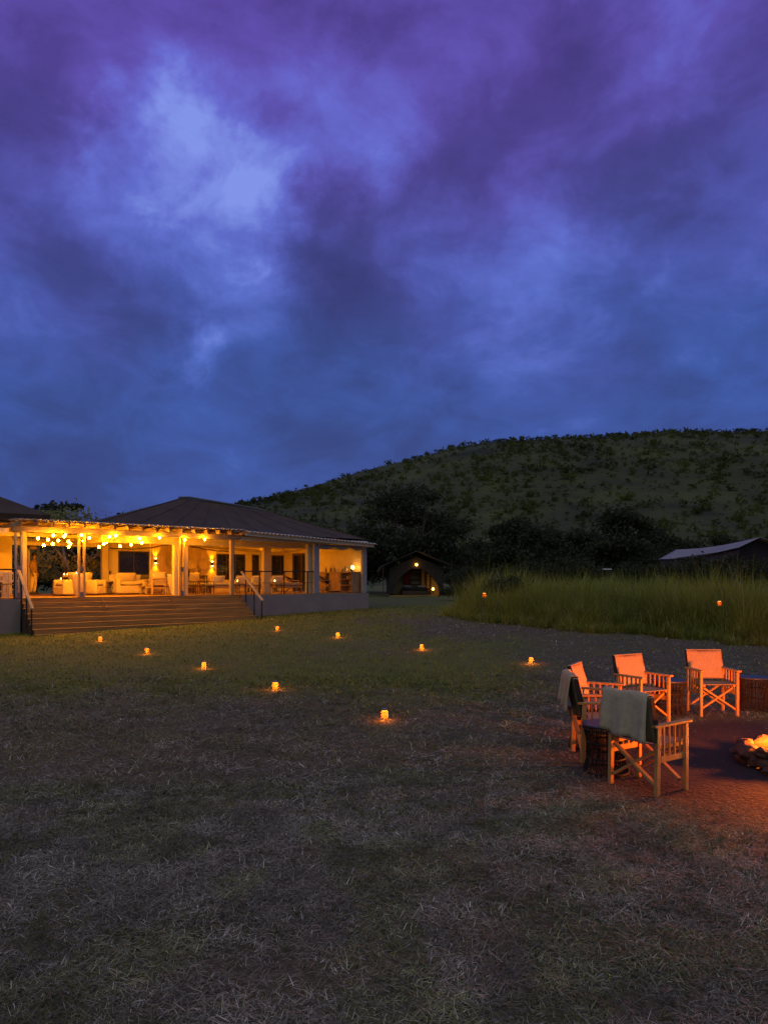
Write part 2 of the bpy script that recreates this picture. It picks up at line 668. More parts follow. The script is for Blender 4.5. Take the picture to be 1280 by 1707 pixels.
gx = axis(-1500, 1500, -18, 16, 0.2)
gy = axis(-60, 2500, 1, 38, 0.2)
GX, GY = np.meshgrid(gx, gy)
gv = np.stack([GX.ravel(), GY.ravel(), gz(GX.ravel(), GY.ravel())
               + 0.035 * (vnoise(GX.ravel() * 1.7, GY.ravel() * 1.7, 9) - 0.5) * (GY.ravel() < 40)], 1)
nx_, ny_ = len(gx), len(gy)
ii = (np.arange(ny_ - 1)[:, None] * nx_ + np.arange(nx_ - 1)[None, :]).ravel()
gl = np.stack([ii, ii + 1, ii + nx_ + 1, ii + nx_], 1).ravel()
gm = M('soil', (0.1, 0.08, 0.05), 0.95, attr=True, bump=0.9, bscale=22)
gt = gm.node_tree
vc = [n for n in gt.nodes if n.type == 'VERTEX_COLOR'][0]
nzg = gt.nodes.new('ShaderNodeTexNoise')
nzg.inputs['Scale'].default_value = 26
nzg.inputs['Detail'].default_value = 7
nzg.inputs['Roughness'].default_value = 0.72
gt.links.new([n for n in gt.nodes if n.type == 'TEX_COORD'][0].outputs['Object'], nzg.inputs['Vector'])
mrg = gt.nodes.new('ShaderNodeMapRange')
gt.links.new(nzg.outputs[0], mrg.inputs[0])
mrg.inputs[1].default_value = 0.3
mrg.inputs[2].default_value = 0.7
mrg.inputs[3].default_value = 0.25
mrg.inputs[4].default_value = 1.7
mxg = gt.nodes.new('ShaderNodeMix')
mxg.data_type = 'RGBA'
mxg.blend_type = 'MULTIPLY'
mxg.inputs[0].default_value = 1.0
gt.links.new(vc.outputs[0], mxg.inputs[6])
gt.links.new(mrg.outputs[0], mxg.inputs[7])
gt.links.new(mxg.outputs[2], gt.nodes['Principled BSDF'].inputs['Base Color'])
ground = np_mesh('ground', gv, 4, len(ii), gl, gm, cols=ground_colour(gv[:, 0], gv[:, 1]))
ground.data.polygons.foreach_set('use_smooth', [True] * len(ground.data.polygons))
tag(ground, 'wide lawn of mown dry grass rising gently to the camp', 'ground', kind='structure')


# ------------------------------------------------------------------ cut grass lying on the lawn
def scatter(n, y0, y1, margin=1.08):
    """random points on the visible lawn, even per area"""
    t = rng.random(n)
    y = np.sqrt(y0 * y0 + t * (y1 * y1 - y0 * y0))
    x = (rng.random(n) * 2 - 1) * y * 0.5334 * margin
    return x, y


def blades(x, y, z, length, width, az, pitch, curl, colour):
    """bent blades: two quads and a tip, five stations collapsed to 5 verts"""
    n = len(x)
    dx, dy = np.cos(az), np.sin(az)
    sx, sy = -dy, dx
    P = np.zeros((n, 5, 3))
    cp, sp = np.cos(pitch), np.sin(pitch)
    p2 = pitch + curl
    c2, s2 = np.cos(p2), np.sin(p2)
    b = np.stack([x, y, z], 1)
    side = np.stack([sx * width / 2, sy * width / 2, np.zeros(n)], 1)
    mid = b + np.stack([dx * cp, dy * cp, sp], 1) * (length * 0.55)[:, None]
    tip = mid + np.stack([dx * c2, dy * c2, s2], 1) * (length * 0.45)[:, None]
    P[:, 0] = b - side
    P[:, 1] = b + side
    P[:, 2] = mid + side * 0.8
    P[:, 3] = mid - side * 0.8
    P[:, 4] = tip
    idx = np.arange(n)[:, None] * 5
    lp = np.concatenate([idx + np.array([[0, 1, 2, 3]]), idx + np.array([[3, 2, 4]])], 1).ravel()
    fk = np.tile(np.array([4, 3]), n)
    cols = np.repeat(colour, 5, axis=0)
    return P.reshape(-1, 3), fk, n * 2, lp, cols


def lawn(n, y0, y1, len_rng, wid, upright, f0=0.0, f1=0.0):
    x, y = scatter(n, y0, y1)
    clump = vnoise(x * 2.6, y * 2.6, 21) * 0.6 + vnoise(x * 6.1, y * 6.1, 22) * 0.4
    s = soil_amount(x, y)
    inside = ((Vector((0, 0)).x * 0 + (x - LA.x) * VD.x + (y - LA.y) * VD.y) > -0.2) & (x < 0)
    keep = (rng.random(n) > s * 0.985 - 0.02 * (np.hypot(x - FIRE.x, y - FIRE.y) > 1.6)) & (rng.random(n) < np.clip(0.10 + (clump - 0.12) * 1.7, 0.30, 1)) & ~inside
    fade = np.clip((y - y0) / f0 if f0 else 1.0 + 0 * y, 0, 1) * np.clip((y1 - y) / f1 if f1 else 1.0 + 0 * y, 0, 1)
    keep &= rng.random(n) < fade
    x, y, clump, s = x[keep], y[keep], clump[keep], s[keep]
    m = len(x)
    g = green_amount(x, y)
    isg = rng.random(m) < np.clip(g * 1.1 + 0.08 * (clump > .55), 0, 1)
    az = rng.random(m) * 2 * PI + 0.8 * np.sin(x * 1.1 + y * 0.7)
    L_ = len_rng[0] + (len_rng[1] - len_rng[0]) * rng.random(m) ** 1.6
    pitch = np.where(isg, rng.random(m) * upright, rng.random(m) ** 2 * 0.55)
    L_ = np.where(isg, L_ * 0.75, L_)
    curl = np.where(isg, -rng.random(m) * 0.7, (rng.random(m) - 0.75) * 0.9)
    hue = rng.random(m)[:, None]
    dry = np.array((0.075, 0.072, 0.045)) * (1 - hue) + np.array((0.39, 0.365, 0.25)) * hue
    bright = (rng.random(m) < np.where(y < 8, 0.05, 0.025))[:, None]
    dry = np.where(bright, np.array((0.66, 0.61, 0.46)), dry)
    grn = np.array((0.095, 0.112, 0.010)) * (1 - hue) + np.array((0.25, 0.265, 0.026)) * hue
    patch = 0.38 + 0.70 * vnoise(x * 3.3, y * 3.3, 71) + 0.55 * vnoise(x * 8.5, y * 8.5, 72)
    olive = (vnoise(x * 2.1, y * 2.1, 73) > 0.55) & (rng.random(m) < .6)
    dry = np.where(olive[:, None], dry * np.array((0.78, 0.90, 0.52)), dry)
    colr = np.where(isg[:, None], grn, dry) * (0.75 + 0.5 * rng.random((m, 1))) * patch[:, None]
    colr = colr * (1 - 0.6 * s[:, None])
    z = gz(x, y) + 0.002 + 0.045 * clump * rng.random(m) * (~isg)
    w = wid[0] + wid[1] * y
    w = w * (0.6 + 0.9 * rng.random(m) ** 2)
    return blades(x, y, z, L_, w, az, pitch, curl, colr)


def tufts(n, per_t, y0, y1):
    """low tufts of living grass standing in the mown turf"""
    x, y = scatter(n, y0, y1)
    keep = (rng.random(n) < 0.25 + 1.1 * (vnoise(x * 1.5, y * 1.5, 61) - .2)) & (soil_amount(x, y) < 0.25)
    x, y = x[keep], y[keep]
    n = len(x)
    i = np.repeat(np.arange(n), per_t)
    m = len(i)
    a = rng.random(m) * 2 * PI
    q = np.sqrt(rng.random(m))
    rt_ = (0.012 + 0.045 * rng.random(n))[i]
    bx_, by_ = x[i] + np.cos(a) * q * rt_, y[i] + np.sin(a) * q * rt_
    pitch = PI / 2 - q * 1.05 - np.abs(rng.normal(0, .2, m))
    L_ = (0.02 + 0.04 * rng.random(n))[i] * (0.7 + 0.6 * rng.random(m))
    hue = np.clip(rng.random(n)[i] + rng.normal(0, .2, m), 0, 1)[:, None]
    c = np.array((0.045, 0.052, 0.014)) * (1 - hue) + np.array((0.135, 0.130, 0.040)) * hue
    w = (0.0030 + 0.0004 * by_) * (0.7 + 0.6 * rng.random(m))
    return blades(bx_, by_, gz(bx_, by_) + .002, L_, w, a, pitch, -0.5 * rng.random(m), c)


def join(parts_):
    off_, VV, FK, LP, CC = 0, [], [], [], []
    for v_, fk_, nf_, lp_, cc_ in parts_:
        VV.append(v_)
        FK.append(fk_)
        LP.append(lp_ + off_)
        CC.append(cc_)
        off_ += len(v_)
    FK = np.concatenate(FK)
    return np.concatenate(VV), FK, len(FK), np.concatenate(LP), np.concatenate(CC)


for n_, y0, y1, lr, wid, up, f0, f1, lab in (
        (300000, 2.9, 7.2, (0.016, 0.10), (0.0019, 0.0003), 1.0, 0, 1.2, 'tangled dry cut grass lying on the foreground lawn'),
        (210000, 6.0, 16.0, (0.025, 0.14), (0.0024, 0.0005), 1.1, 1.2, 4.5, 'dry and green short grass across the middle of the lawn'),
        (170000, 11.0, 36, (0.04, 0.13), (0.003, 0.0006), 1.2, 5.0, 0, 'short green and yellow grass in front of the lodge')):
    prt = [lawn(n_, y0, y1, lr, wid, up, f0, f1)]
    if y0 < 4:
        prt.append(tufts(5200, 13, 2.9, 7.0))
    elif y0 < 10:
        prt.append(tufts(6000, 9, 6.5, 14.0))
    v_, fk_, nf_, lp_, cc_ = join(prt)
    tag(np_mesh('mown_grass', v_, fk_, nf_, lp_, 'straw', cols=cc_), lab, 'grass', kind='stuff')

# ------------------------------------------------------------------ tall grass field on the right
E0, E1 = on_ground(742, 1029), on_ground(1280, 1077)


def tall_field(nt_, per_t, d0, d1, hmin, hmax, wid):
    """tussocks: blades fan out of common feet, tall in the middle, arching at the rim"""
    t = rng.random(nt_) * 2.3 - 0.02
    d = d0 + (d1 - d0) * rng.random(nt_) ** 1.4
    ex = E0.x + (E1.x - E0.x) * t
    ey = E0.y + (E1.y - E0.y) * t - 0.9 * np.sin(np.clip(t, 0, 1) * PI)
    jag = 0.9 * vnoise(t * 14, d * 0 + 1, 31) + 0.6 * vnoise(t * 41, d * 0, 32)
    x = ex + 0.50 * (d + jag)
    y = ey + 0.866 * (d + jag)
    left = 2.1 + (y - 27) * 0.105 + 0.9 * vnoise(y * .8, y * 0, 33)
    keep = (x > left) & (x < y * 0.62 + 3)
    x, y, d = x[keep], y[keep], d[keep]
    n = len(x)
    cl = vnoise(x * 0.5, y * 0.5, 35)
    cl2 = vnoise(x * 1.6, y * 1.6, 36)
    th = (0.40 + 0.62 * cl + 0.50 * cl2) * (0.22 + 0.78 * smooth01((d + .9) / 3.0)) * (0.8 + 0.4 * rng.random(n))
    hue_t = np.clip(-0.12 + 0.50 * cl + 0.65 * vnoise(x * 0.27, y * 0.27, 38) + 0.45 * (rng.random(n) - .4), 0, 1)
    lean = rng.normal(0, 0.22, (n, 2)) + np.array((-0.05, -0.10))
    rad_t = 0.07 + 0.13 * rng.random(n)
    i = np.repeat(np.arange(n), per_t)
    m = len(i)
    a = rng.random(m) * 2 * PI
    q = np.sqrt(rng.random(m))
    bx_, by_ = x[i] + np.cos(a) * q * rad_t[i], y[i] + np.sin(a) * q * rad_t[i]
    vx = np.cos(a) * q * 0.55 + lean[i, 0] + rng.normal(0, .12, m)
    vy = np.sin(a) * q * 0.55 + lean[i, 1] + rng.normal(0, .12, m)
    tilt = np.hypot(vx, vy)
    az = np.arctan2(vy, vx)
    pitch = PI / 2 - np.clip(tilt * 0.75, 0.02, 1.2)
    curl = -(0.15 + 0.9 * tilt) * (0.5 + rng.random(m))
    H = (hmin + (hmax - hmin) * rng.random(m) ** 1.3) * th[i]
    hue = np.clip(hue_t[i] + rng.normal(0, .16, m), 0, 1)[:, None]
    c = np.array((0.095, 0.135, 0.012)) * (1 - hue) + np.array((0.38, 0.40, 0.055)) * hue
    c = np.where((rng.random(m) < 0.09)[:, None], np.array((0.44, 0.38, 0.18)), c)
    w = wid * (0.6 + 0.8 * rng.random(m))
    return blades(bx_, by_, gz(bx_, by_) - 0.02, H, w, az, pitch, curl, c)


parts = [tall_field(3100, 45, -0.9, 5.5, 0.6, 1.8, 0.012), tall_field(1500, 3, 0.3, 9, 1.5, 2.2, 0.008), tall_field(3000, 22, 3.5, 34, 0.8, 1.7, 0.025)]
v_, fk_, nf_, lp_, cc_ = join(parts)
tag(np_mesh('tall_grass', v_, fk_, nf_, lp_, 'tall', cols=cc_),
    'field of tall unmown green grass along the edge of the lawn', 'grass', kind='stuff')

# ------------------------------------------------------------------ hill
HY = 520.0
ridge_px = [(-300, 965), (60, 930), (220, 895), (330, 862), (400, 846), (450, 832), (520, 817), (600, 792), (680, 770), (740, 750), (810, 737),
            (900, 732), (1000, 729), (1100, 725), (1200, 721), (1280, 718), (1500, 712), (1900, 730), (2600, 800)]
rx = np.array([(p[0] - 640) / 1200 * HY for p in ridge_px])
rz_ = np.array([EYE + (964.5 - p[1]) / 1200 * HY for p in ridge_px])


def hill_z(x, y):
    s = np.clip((y - 140) / (HY - 140), 0, 1.6)
    h = np.interp(x * (0.55 + 0.45 * HY / np.maximum(y, 150)), rx, rz_) * 0 + np.interp(x, rx, rz_)
    up = np.where(s <= 1, 0.30 * s + 0.70 * s * s * (3 - 2 * s) * (0.55 + 0.45 * s), 1 - 0.15 * (s - 1) ** 2)
    rough = 2.2 * (vnoise(x * 0.02, y * 0.02, 41) - 0.5) * np.minimum(s, 1) * 2
    return h * up + rough * (s < 0.97) - 1.0 * (s <= 0)


hx = np.linspace(-420, 720, 230)
hy_ = np.linspace(140, 720, 120)
HX, HYY = np.meshgrid(hx, hy_)
hv = np.stack([HX.ravel(), HYY.ravel(), hill_z(HX.ravel(), HYY.ravel())], 1)
ii = (np.arange(len(hy_) - 1)[:, None] * len(hx) + np.arange(len(hx) - 1)[None, :]).ravel()
hl = np.stack([ii, ii + 1, ii + len(hx) + 1, ii + len(hx)], 1).ravel()
M('hill_grass', (0.033, 0.043, 0.006), 0.95, 0.40, 0.03, col2=(0.074, 0.088, 0.012), bump=0.6, bscale=0.4)
hill = np_mesh('hill', hv, 4, len(ii), hl, 'hill_grass')
hill.data.polygons.foreach_set('use_smooth', [True] * len(hill.data.polygons))
tag(hill, 'long dark green hill rising behind the camp', 'hill', kind='structure')


def leaf_quads(cen, size, flat=0.0):
    n = len(cen)
    a = rng.normal(size=(n, 3))
    b = rng.normal(size=(n, 3))
    if flat:
        a[:, 2] *= (1 - flat)
        b[:, 2] *= (1 - flat)
    a /= np.linalg.norm(a, axis=1)[:, None]
    b -= a * (a * b).sum(1)[:, None]
    b /= np.linalg.norm(b, axis=1)[:, None]
    s = (size * (0.6 + 0.8 * rng.random(n)))[:, None]
    P = np.stack([cen - a * s, cen + b * s * 0.45, cen + a * s, cen - b * s * 0.45], 1)
    return P.reshape(-1, 3), np.arange(n * 4)


# scrub over the hillside: thousands of bushes that read as one mass
nb = 21000
bx = rng.random(nb) * 900 - 300
by = 170 + 350 * rng.random(nb) ** 0.75
bd = vnoise(bx * 0.018, by * 0.018, 44) * 0.6 + vnoise(bx * 0.06, by * 0.06, 45) * 0.4
kp = rng.random(nb) < np.clip((bd - 0.20) * 2.2, 0.12, 1)
bx, by = bx[kp], by[kp]
bz = hill_z(bx, by)
br = 0.5 + 2.4 * rng.random(len(bx)) ** 3.0
per = 16
cen = np.repeat(np.stack([bx, by, bz + br * 0.55], 1), per, axis=0)
rad = np.repeat(br, per)
dv = rng.normal(size=(len(cen), 3))
dv /= np.linalg.norm(dv, axis=1)[:, None]
dv[:, 2] *= 0.75
cen = cen + dv * (rad * (0.35 + 0.65 * rng.random(len(rad))))[:, None]
lv, ll = leaf_quads(cen, rad * 0.42, 0.2)
tag(np_mesh('hillside_scrub', lv, 4, len(cen), ll, 'scrub'), 'dark bushes scattered thickly over the hillside', 'scrub', kind='stuff')


# ------------------------------------------------------------------ trees
def make_tree(name, h, r, trunk_h, nclump, nleaf, leaf, seed, lm, trunk_r=0.16, squash=0.6, fork=4, spread=0.4, clump_r=0.33, bark='bark'):
    g = random.Random(seed)
    root = empty(name)
    mb = MB()
    top = Vector((g.uniform(-.25, .25) * trunk_h * .5, g.uniform(-.25, .25) * trunk_h * .4, trunk_h))
    mid = top * 0.5 + Vector((g.uniform(-.12, .12), g.uniform(-.12, .12), 0)) * trunk_h * 0.4
    mb.tube([(0, 0, -0.15), tuple(mid), tuple(top)], [trunk_r * 1.25, trunk_r * 0.95, trunk_r * 0.8], 8)
    clumps = []
    limbs = []
    for k in range(fork):
        a = 2 * PI * (k + g.uniform(-.25, .25)) / fork
        e = Vector((math.cos(a) * r * spread, math.sin(a) * r * spread, trunk_h + (h - trunk_h) * g.uniform(.35, .6)))
        m1 = top.lerp(e, 0.5) + Vector((g.uniform(-.1, .1), g.uniform(-.1, .1), g.uniform(0, .15))) * r * .5
        mb.tube([tuple(top), tuple(m1), tuple(e)], [trunk_r * 0.7, trunk_r * 0.45, trunk_r * 0.3], 6)
        limbs.append(e)
    for k in range(nclump):
        a = g.uniform(0, 2 * PI)
        q = math.sqrt(g.random())
        zz = g.random()
        prof = math.sqrt(max(0.05, 1 - (2 * (zz - .38)) ** 2 * 0.62))
        c = Vector((math.cos(a) * r * q * prof, math.sin(a) * r * q * prof, trunk_h * 0.85 + (h - trunk_h * 0.85) * (0.12 + 0.84 * zz)))
        clumps.append(c)
        b = min(limbs, key=lambda p: (p - c).length)
        mb.tube([tuple(b), tuple(b.lerp(c, .5) + Vector((0, 0, .08 * r))), tuple(c)], [trunk_r * .25, trunk_r * .14, trunk_r * .05], 4, cap=False)
    mb.build('trunk', bark, root, smooth=True)
    cl = np.array([tuple(c) for c in clumps])
    wts = 0.5 + np.random.default_rng(seed).random(nclump)
    pick = rng.choice(nclump, nleaf, p=wts / wts.sum())
    d = rng.normal(size=(nleaf, 3)) * (clump_r * r) * np.array((1, 1, squash)) * (0.55 + 0.6 * rng.random((nclump, 1)))[pick]
    cen = cl[pick] + d
    cen = cen[cen[:, 2] > 0.05 * h]
    v, l_ = leaf_quads(cen, np.full(len(cen), leaf), 0.15)
    np_mesh('crown', v, 4, len(cen), l_, lm, root)
    return root


def put(o, x, y, rz=0.0, s=1.0, label=None, cat='tree', group=None, sink=0.0):
    o.location = (x, y, float(gz(x, y)) - sink)
    o.rotation_euler = (0, 0, rz)
    o.scale = (s, s, s) if isinstance(s, (int, float)) else s
    tag(o, label, cat, group)
    return o


def px_at(px, Y):
    return (px - 640) / 1200 * Y


# the big tree behind the small tent
big_tree = make_tree('acacia_tree', 9.6, 4.9, 2.6, 46, 15000, 0.17, 3, 'leaf_dark', 0.26, 0.5, 5, 0.5, 0.17)
put(big_tree, px_at(676, 66), 66, 0.4, 1.0, 'large dark spreading tree standing right behind the small lit tent')
# dark trees along the foot of the hill
row = [make_tree('bush_tree', 6.2, 3.6, 1.3, 34, 9000, 0.18, 11, 'leaf_dark', 0.16, 0.6, 5, 0.5, 0.20),
       make_tree('bush_tree', 6.6, 3.2, 1.7, 30, 8500, 0.18, 12, 'leaf_dark', 0.15, 0.55, 4, 0.5, 0.20),
       make_tree('bush_tree', 5.4, 4.0, 1.1, 34, 9000, 0.18, 13, 'leaf_dark', 0.15, 0.5, 5, 0.55, 0.18)]
spots = [(600, 72, 1.0, 0), (560, 80, 0.9, 2), (765, 76, 0.75, 2), (850, 66, 1.02, 0), (915, 74, 0.90, 1), (965, 68, 1.0, 2),
         (1030, 66, 1.08, 1), (1085, 74, 0.95, 0), (1150, 80, 0.95, 2), (1215, 84, 0.9, 1), (1275, 82, 0.9, 0), (1335, 74, 1.0, 2),
         (800, 82, 0.8, 1), (995, 80, 0.95, 0)]
used = set()
for i, (px, Y, s, k) in enumerate(spots):
    o = row[k] if k not in used else dup(row[k])
    used.add(k)
    put(o, px_at(px, Y), Y, i * 1.7, s, 'dark bushy tree in the row below the hill, behind the tall grass', 'tree', 'dark trees along the foot of the hill')

# trees behind the lodge
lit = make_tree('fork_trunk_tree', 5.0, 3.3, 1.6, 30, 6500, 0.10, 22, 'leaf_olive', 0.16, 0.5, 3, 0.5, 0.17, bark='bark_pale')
lp = W(ux(110, 11.5), 11.5)
put(lit, lp.x, lp.y, 0.3, 1.0, 'fork-trunked tree lit orange through the open veranda, behind the armchairs')
fe = make_tree('feathery_tree', 6.6, 3.0, 2.6, 16, 2600, 0.20, 24, 'leaf', 0.14, 0.35, 4, 0.6, 0.13)
put(fe, px_at(112, 46), 46, 0.2, 0.98, 'feathery treetop showing above the pergola beside the left tent roof')
fe2 = make_tree('round_top_tree', 6.6, 2.4, 2.6, 22, 4200, 0.16, 25, 'leaf', 0.15, 0.5, 4, 0.5, 0.18)
put(fe2, px_at(238, 52), 52, 0.9, 1.03, 'rounded treetop peeking over the left slope of the brown lodge roof')
for i, (px, Y, s, k) in enumerate([(-10, 60, .95, 0), (60, 64, .95, 2), (135, 58, .90, 0), (170, 62, 1.0, 2), (215, 60, .92, 1), (290, 66, .9, 0),
                                   (350, 64, .9, 2), (430, 66, .95, 1), (500, 66, .9, 0)]):
    put(dup(row[k]), px_at(px, Y), Y, 1 + i * 2.1, s, 'dark bushy tree growing behind the lodge', 'tree', 'dark trees behind the lodge')

# bushes in the tall grass
bush = make_tree('bush', 1.9, 1.5, 0.25, 22, 5200, 0.075, 31, 'leaf_dark', 0.05, 0.6, 5, 0.6, 0.22)
bspots = [(846, 30.5, .75, 'dark bush at the edge of the tall grass beside the hanging lantern', None),
          (1200, 36.5, 1.0, 'broad dark bush in the tall grass in front of the grey tent', None),
          (1060, 44, 1.1, 'dark bush standing in the back of the tall grass', 'bushes in the tall grass'),
          (950, 42, 1.2, 'dark bush standing in the back of the tall grass', 'bushes in the tall grass'),
          (880, 46, 1.15, 'dark bush standing in the back of the tall grass', 'bushes in the tall grass'),
          (1265, 38, 1.1, 'dark bush standing in the back of the tall grass', 'bushes in the tall grass'),
          (1165, 35, 1.1, 'dark bush in the tall grass along the wall of the grey tent', 'bushes by the grey tent'),
          (1232, 34, 1.12, 'dark bush in the tall grass along the wall of the grey tent', 'bushes by the grey tent'),
          (1095, 42, 1.0, 'dark bush in the tall grass along the wall of the grey tent', 'bushes by the grey tent'),
          (775, 44, 1.0, 'dark bush standing in the back of the tall grass', 'bushes in the tall grass')]
for i, (px, Y, s, lab, grp) in enumerate(bspots):
    o = bush if i == 0 else dup(bush)
    if grp is None and 'group' in o:
        del o['group']
    put(o, px_at(px, Y), Y, i * 1.3, s, lab, 'bush', grp)

# little trees along the ridge
rt = [make_tree('ridge_tree', 3.6, 2.2, 1.7, 9, 260, 0.34, 51, 'leaf_dark', 0.14, 0.30, 3, 0.6, 0.30),
      make_tree('ridge_tree', 2.9, 1.7, 0.8, 8, 240, 0.34, 52, 'leaf_dark', 0.12, 0.55, 3, 0.5, 0.34),
      make_tree('ridge_tree', 4.2, 2.6, 2.3, 9, 260, 0.36, 53, 'leaf_dark', 0.15, 0.25, 4, 0.7, 0.26)]
used = set()
g = random.Random(5)
pxs = [520, 533, 598, 640, 668]
x_ = 690
while x_ < 1300:
    pxs.append(x_)
    x_ += g.choice((5, 7, 8, 10, 12, 16, 20))
for i, px in enumerate(pxs):
    k = g.randrange(3)
    o = rt[k] if k not in used else dup(rt[k])
    used.add(k)
    X = (px - 640) / 1200 * HY
    o.location = (X, HY, float(hill_z(np.array(X), np.array(HY))) - 0.3)
    s = g.uniform(0.45, 0.9)
    o.scale = (s * g.uniform(.9, 1.4), s, s)
    o.rotation_euler = (0, 0, g.uniform(0, 6))
    tag(o, 'tiny dark tree silhouetted against the sky on the ridge of the hill', 'tree', 'trees along the hill ridge')

# ================================================================== LODGE
lodge = empty('lodge', W(0, 0), LROT, 1.0,
              'open-fronted tented lodge with brown canvas roof, wooden steps and glowing bulbs', 'lodge')
UB = ux(398, 0)          # where the steps and the pergola end
UE = LLEN                # right-hand corner
VB = 7.2                 # back wall
BEAM0, BEAM1 = 2.30, 2.50


def part(name, mat, fn, parent=lodge, **kw):
    mb = MB()
    fn(mb)
    return mb.build(name, mat, parent, **kw)


# ---- floor, skirt and steps
part('deck', 'deck', lambda m: m.span(-7, UE - .02, 0.0, 9.0, -0.16, -0.012))
for k in range(7):      # front boards of the deck, long way along the edge
    part('deck_board', 'deck', lambda m: m.span(-.45 if k else .12, UB + .25 if k == 0 else UE - .35, -.04 + k * .145, .098 + k * .145, -.011, .018))
part('skirt', 'skirt', lambda m: m.span(UB + .12, UE + .06, -0.06, 0.04, -1.35, -0.012), bevel=.008)
part('end_skirt', 'skirt', lambda m: m.span(UE - .02, UE + .05, 0.041, 8.6, -1.35, -0.012))
part('left_skirt', 'skirt', lambda m: m.span(-7, 0.06, -0.06, 0.04, -1.5, -0.012))
stairs = empty('stairs')
stairs.parent = lodge
for u in (.12, 2.8, 5.4, UB - .02):
    part('stringer', 'wood_dark', lambda m: m.add([(u, 0, -.02), (u, -1.85, -1.3), (u, 0, -1.6), (u + .06, 0, -.02), (u + .06, -1.85, -1.3), (u + .06, 0, -1.6)],
         [(0, 1, 2), (5, 4, 3), (0, 3, 4, 1), (1, 4, 5, 2), (2, 5, 3, 0)]), stairs)
NST = 7
for k in range(NST):
    z = -0.165 * (k + 1)
    v0 = -0.27 * k
    jit = [random.uniform(-.006, .006) for _ in range(4)]
    part('riser', 'deck', lambda m: m.span(.10 + jit[0], UB + .02 + jit[1], v0 - .055, v0 - .03, z + .022, z + .135 + .002), stairs, bevel=.006)
    part('tread', 'deck', lambda m: m.span(.06 + jit[0], UB + .05 + jit[1], v0 - .30, v0 - .065, z - .022 + jit[2] * .3, z + .018), stairs, bevel=.008)

# ---- railings
def railing(u0, u1, posts, lab):
    r_ = part('railing', 'black_metal', lambda m: m.span(u0, u1, .03, .11, .97, 1.02), bevel=.01)
    r_['label'] = lab
    for u in posts:
        part('post', 'black_metal', lambda m: m.span(u - .022, u + .022, .05, .09, 0.02, .97), r_)
    for zz in (.5,):
        part('rail', 'black_metal', lambda m: m.bar((u0, .07, zz), (u1, .07, zz), .02, .02), r_)


railing(UB - .1, ux(524, 0), [ux(434, 0), ux(475, 0), ux(514, 0)], 'dark metal railing along the lounge front')
railing(-6, -.05, [-.1, -1.3, -2.5, -3.7], 'dark metal railing before the dining tent')
for u, s_, zt in ((.02, -1, -.30), (UB + .14, 1, -.20)):
    hr = part('stair_rail', 'handrail', lambda m: m.bar((u, .02, .97), (u, -1.72, zt), .10, .055), bevel=.012)
    for q, vv in enumerate((-.35, -1.02, -1.62)):
        t = (0.02 - vv) / 1.74
        zz = .97 + (zt - .97) * t
        part('post', 'black_metal', lambda m: m.span(u - .02, u + .02, vv - .02, vv + .02, max(-1.35, -.2 - .61 * -vv * 1.05) - .15, zz - .03), hr)

# ---- veranda posts: pairs of slim timbers with a steel box between
for x, w_ in ((31, .06), (136, .065), (303, .06), (386, .09)):
    u = ux(x, .10)
    if x == 386:
        p_ = part('veranda_post', 'post_timber', lambda m: m.span(u - .07, u + .07, .04, .18, .02, BEAM0 - .002), bevel=.008)
        part('steel_angle', 'steel', lambda m: m.span(u + .071, u + .10, .05, .16, .02, BEAM0 - .004), p_)
    else:
        p_ = part('veranda_post', 'post_timber' if x != 31 else 'grey_post', lambda m: [m.span(u - .125, u - .055, .05, .15, .02, BEAM0 - .002), m.span(u + .055, u + .125, .05, .15, .02, BEAM0 - .002)], bevel=.006)
        part('spacer', 'steel', lambda m: [m.span(u - .054, u + .054, .055, .145, .98, 1.14), m.span(u - .054, u + .054, .055, .145, .02, .2)], p_)

# ---- beam, rafters, corrugated sheets
beam = part('front_beam', 'beam', lambda m: m.span(-.18, UB + .1, -.03, .09, BEAM0, BEAM1), bevel=.01)
part('right_beam', 'cream_timber', lambda m: m.span(UB + .102, UE + .02, -.02, .10, BEAM0 - .02, BEAM1 - .03), bevel=.01)
nraf = 17
for k in range(nraf):
    u = .0 + (UB + .05) * k / (nraf - 1)
    part('rafter', 'rafter', lambda m: m.span(u - .028, u + .028, -.30, 3.2 if u < 3.6 else 1.15, BEAM1 + .002, BEAM1 + .15), beam)
0 and part('fascia_batten', 'rafter', lambda m: m.span(-.05, UB + .06, -.335, -.302, BEAM1 + .004, BEAM1 + .05), beam)
part('purlin', 'rafter', lambda m: [m.span(-.05, UB + .06 if vv < 1.2 else 3.6, vv, vv + .05, BEAM1 + .152, BEAM1 + .19) for vv in (-.2, .9, 1.9, 2.9)], beam)


def sheet(name, mat, u0, u1, v0, v1, zf, pitch=0.19, amp=.026, parent=lodge):
    n = max(8, int((u1 - u0) / pitch * 8))
    mb = MB()
    for j in range(5):
        v = v0 + (v1 - v0) * j / 4
        for i in range(n + 1):
            u = u0 + (u1 - u0) * i / n
            mb.v.append((u, v, zf(u, v) + amp * math.sin(2 * PI * u / pitch)))
    w = n + 1
    for j in range(4):
        for i in range(n):
            a = j * w + i
            mb.f.append((a, a + 1, a + w + 1, a + w))
    return mb.build(name, mat, parent, smooth=True, thick=.006)


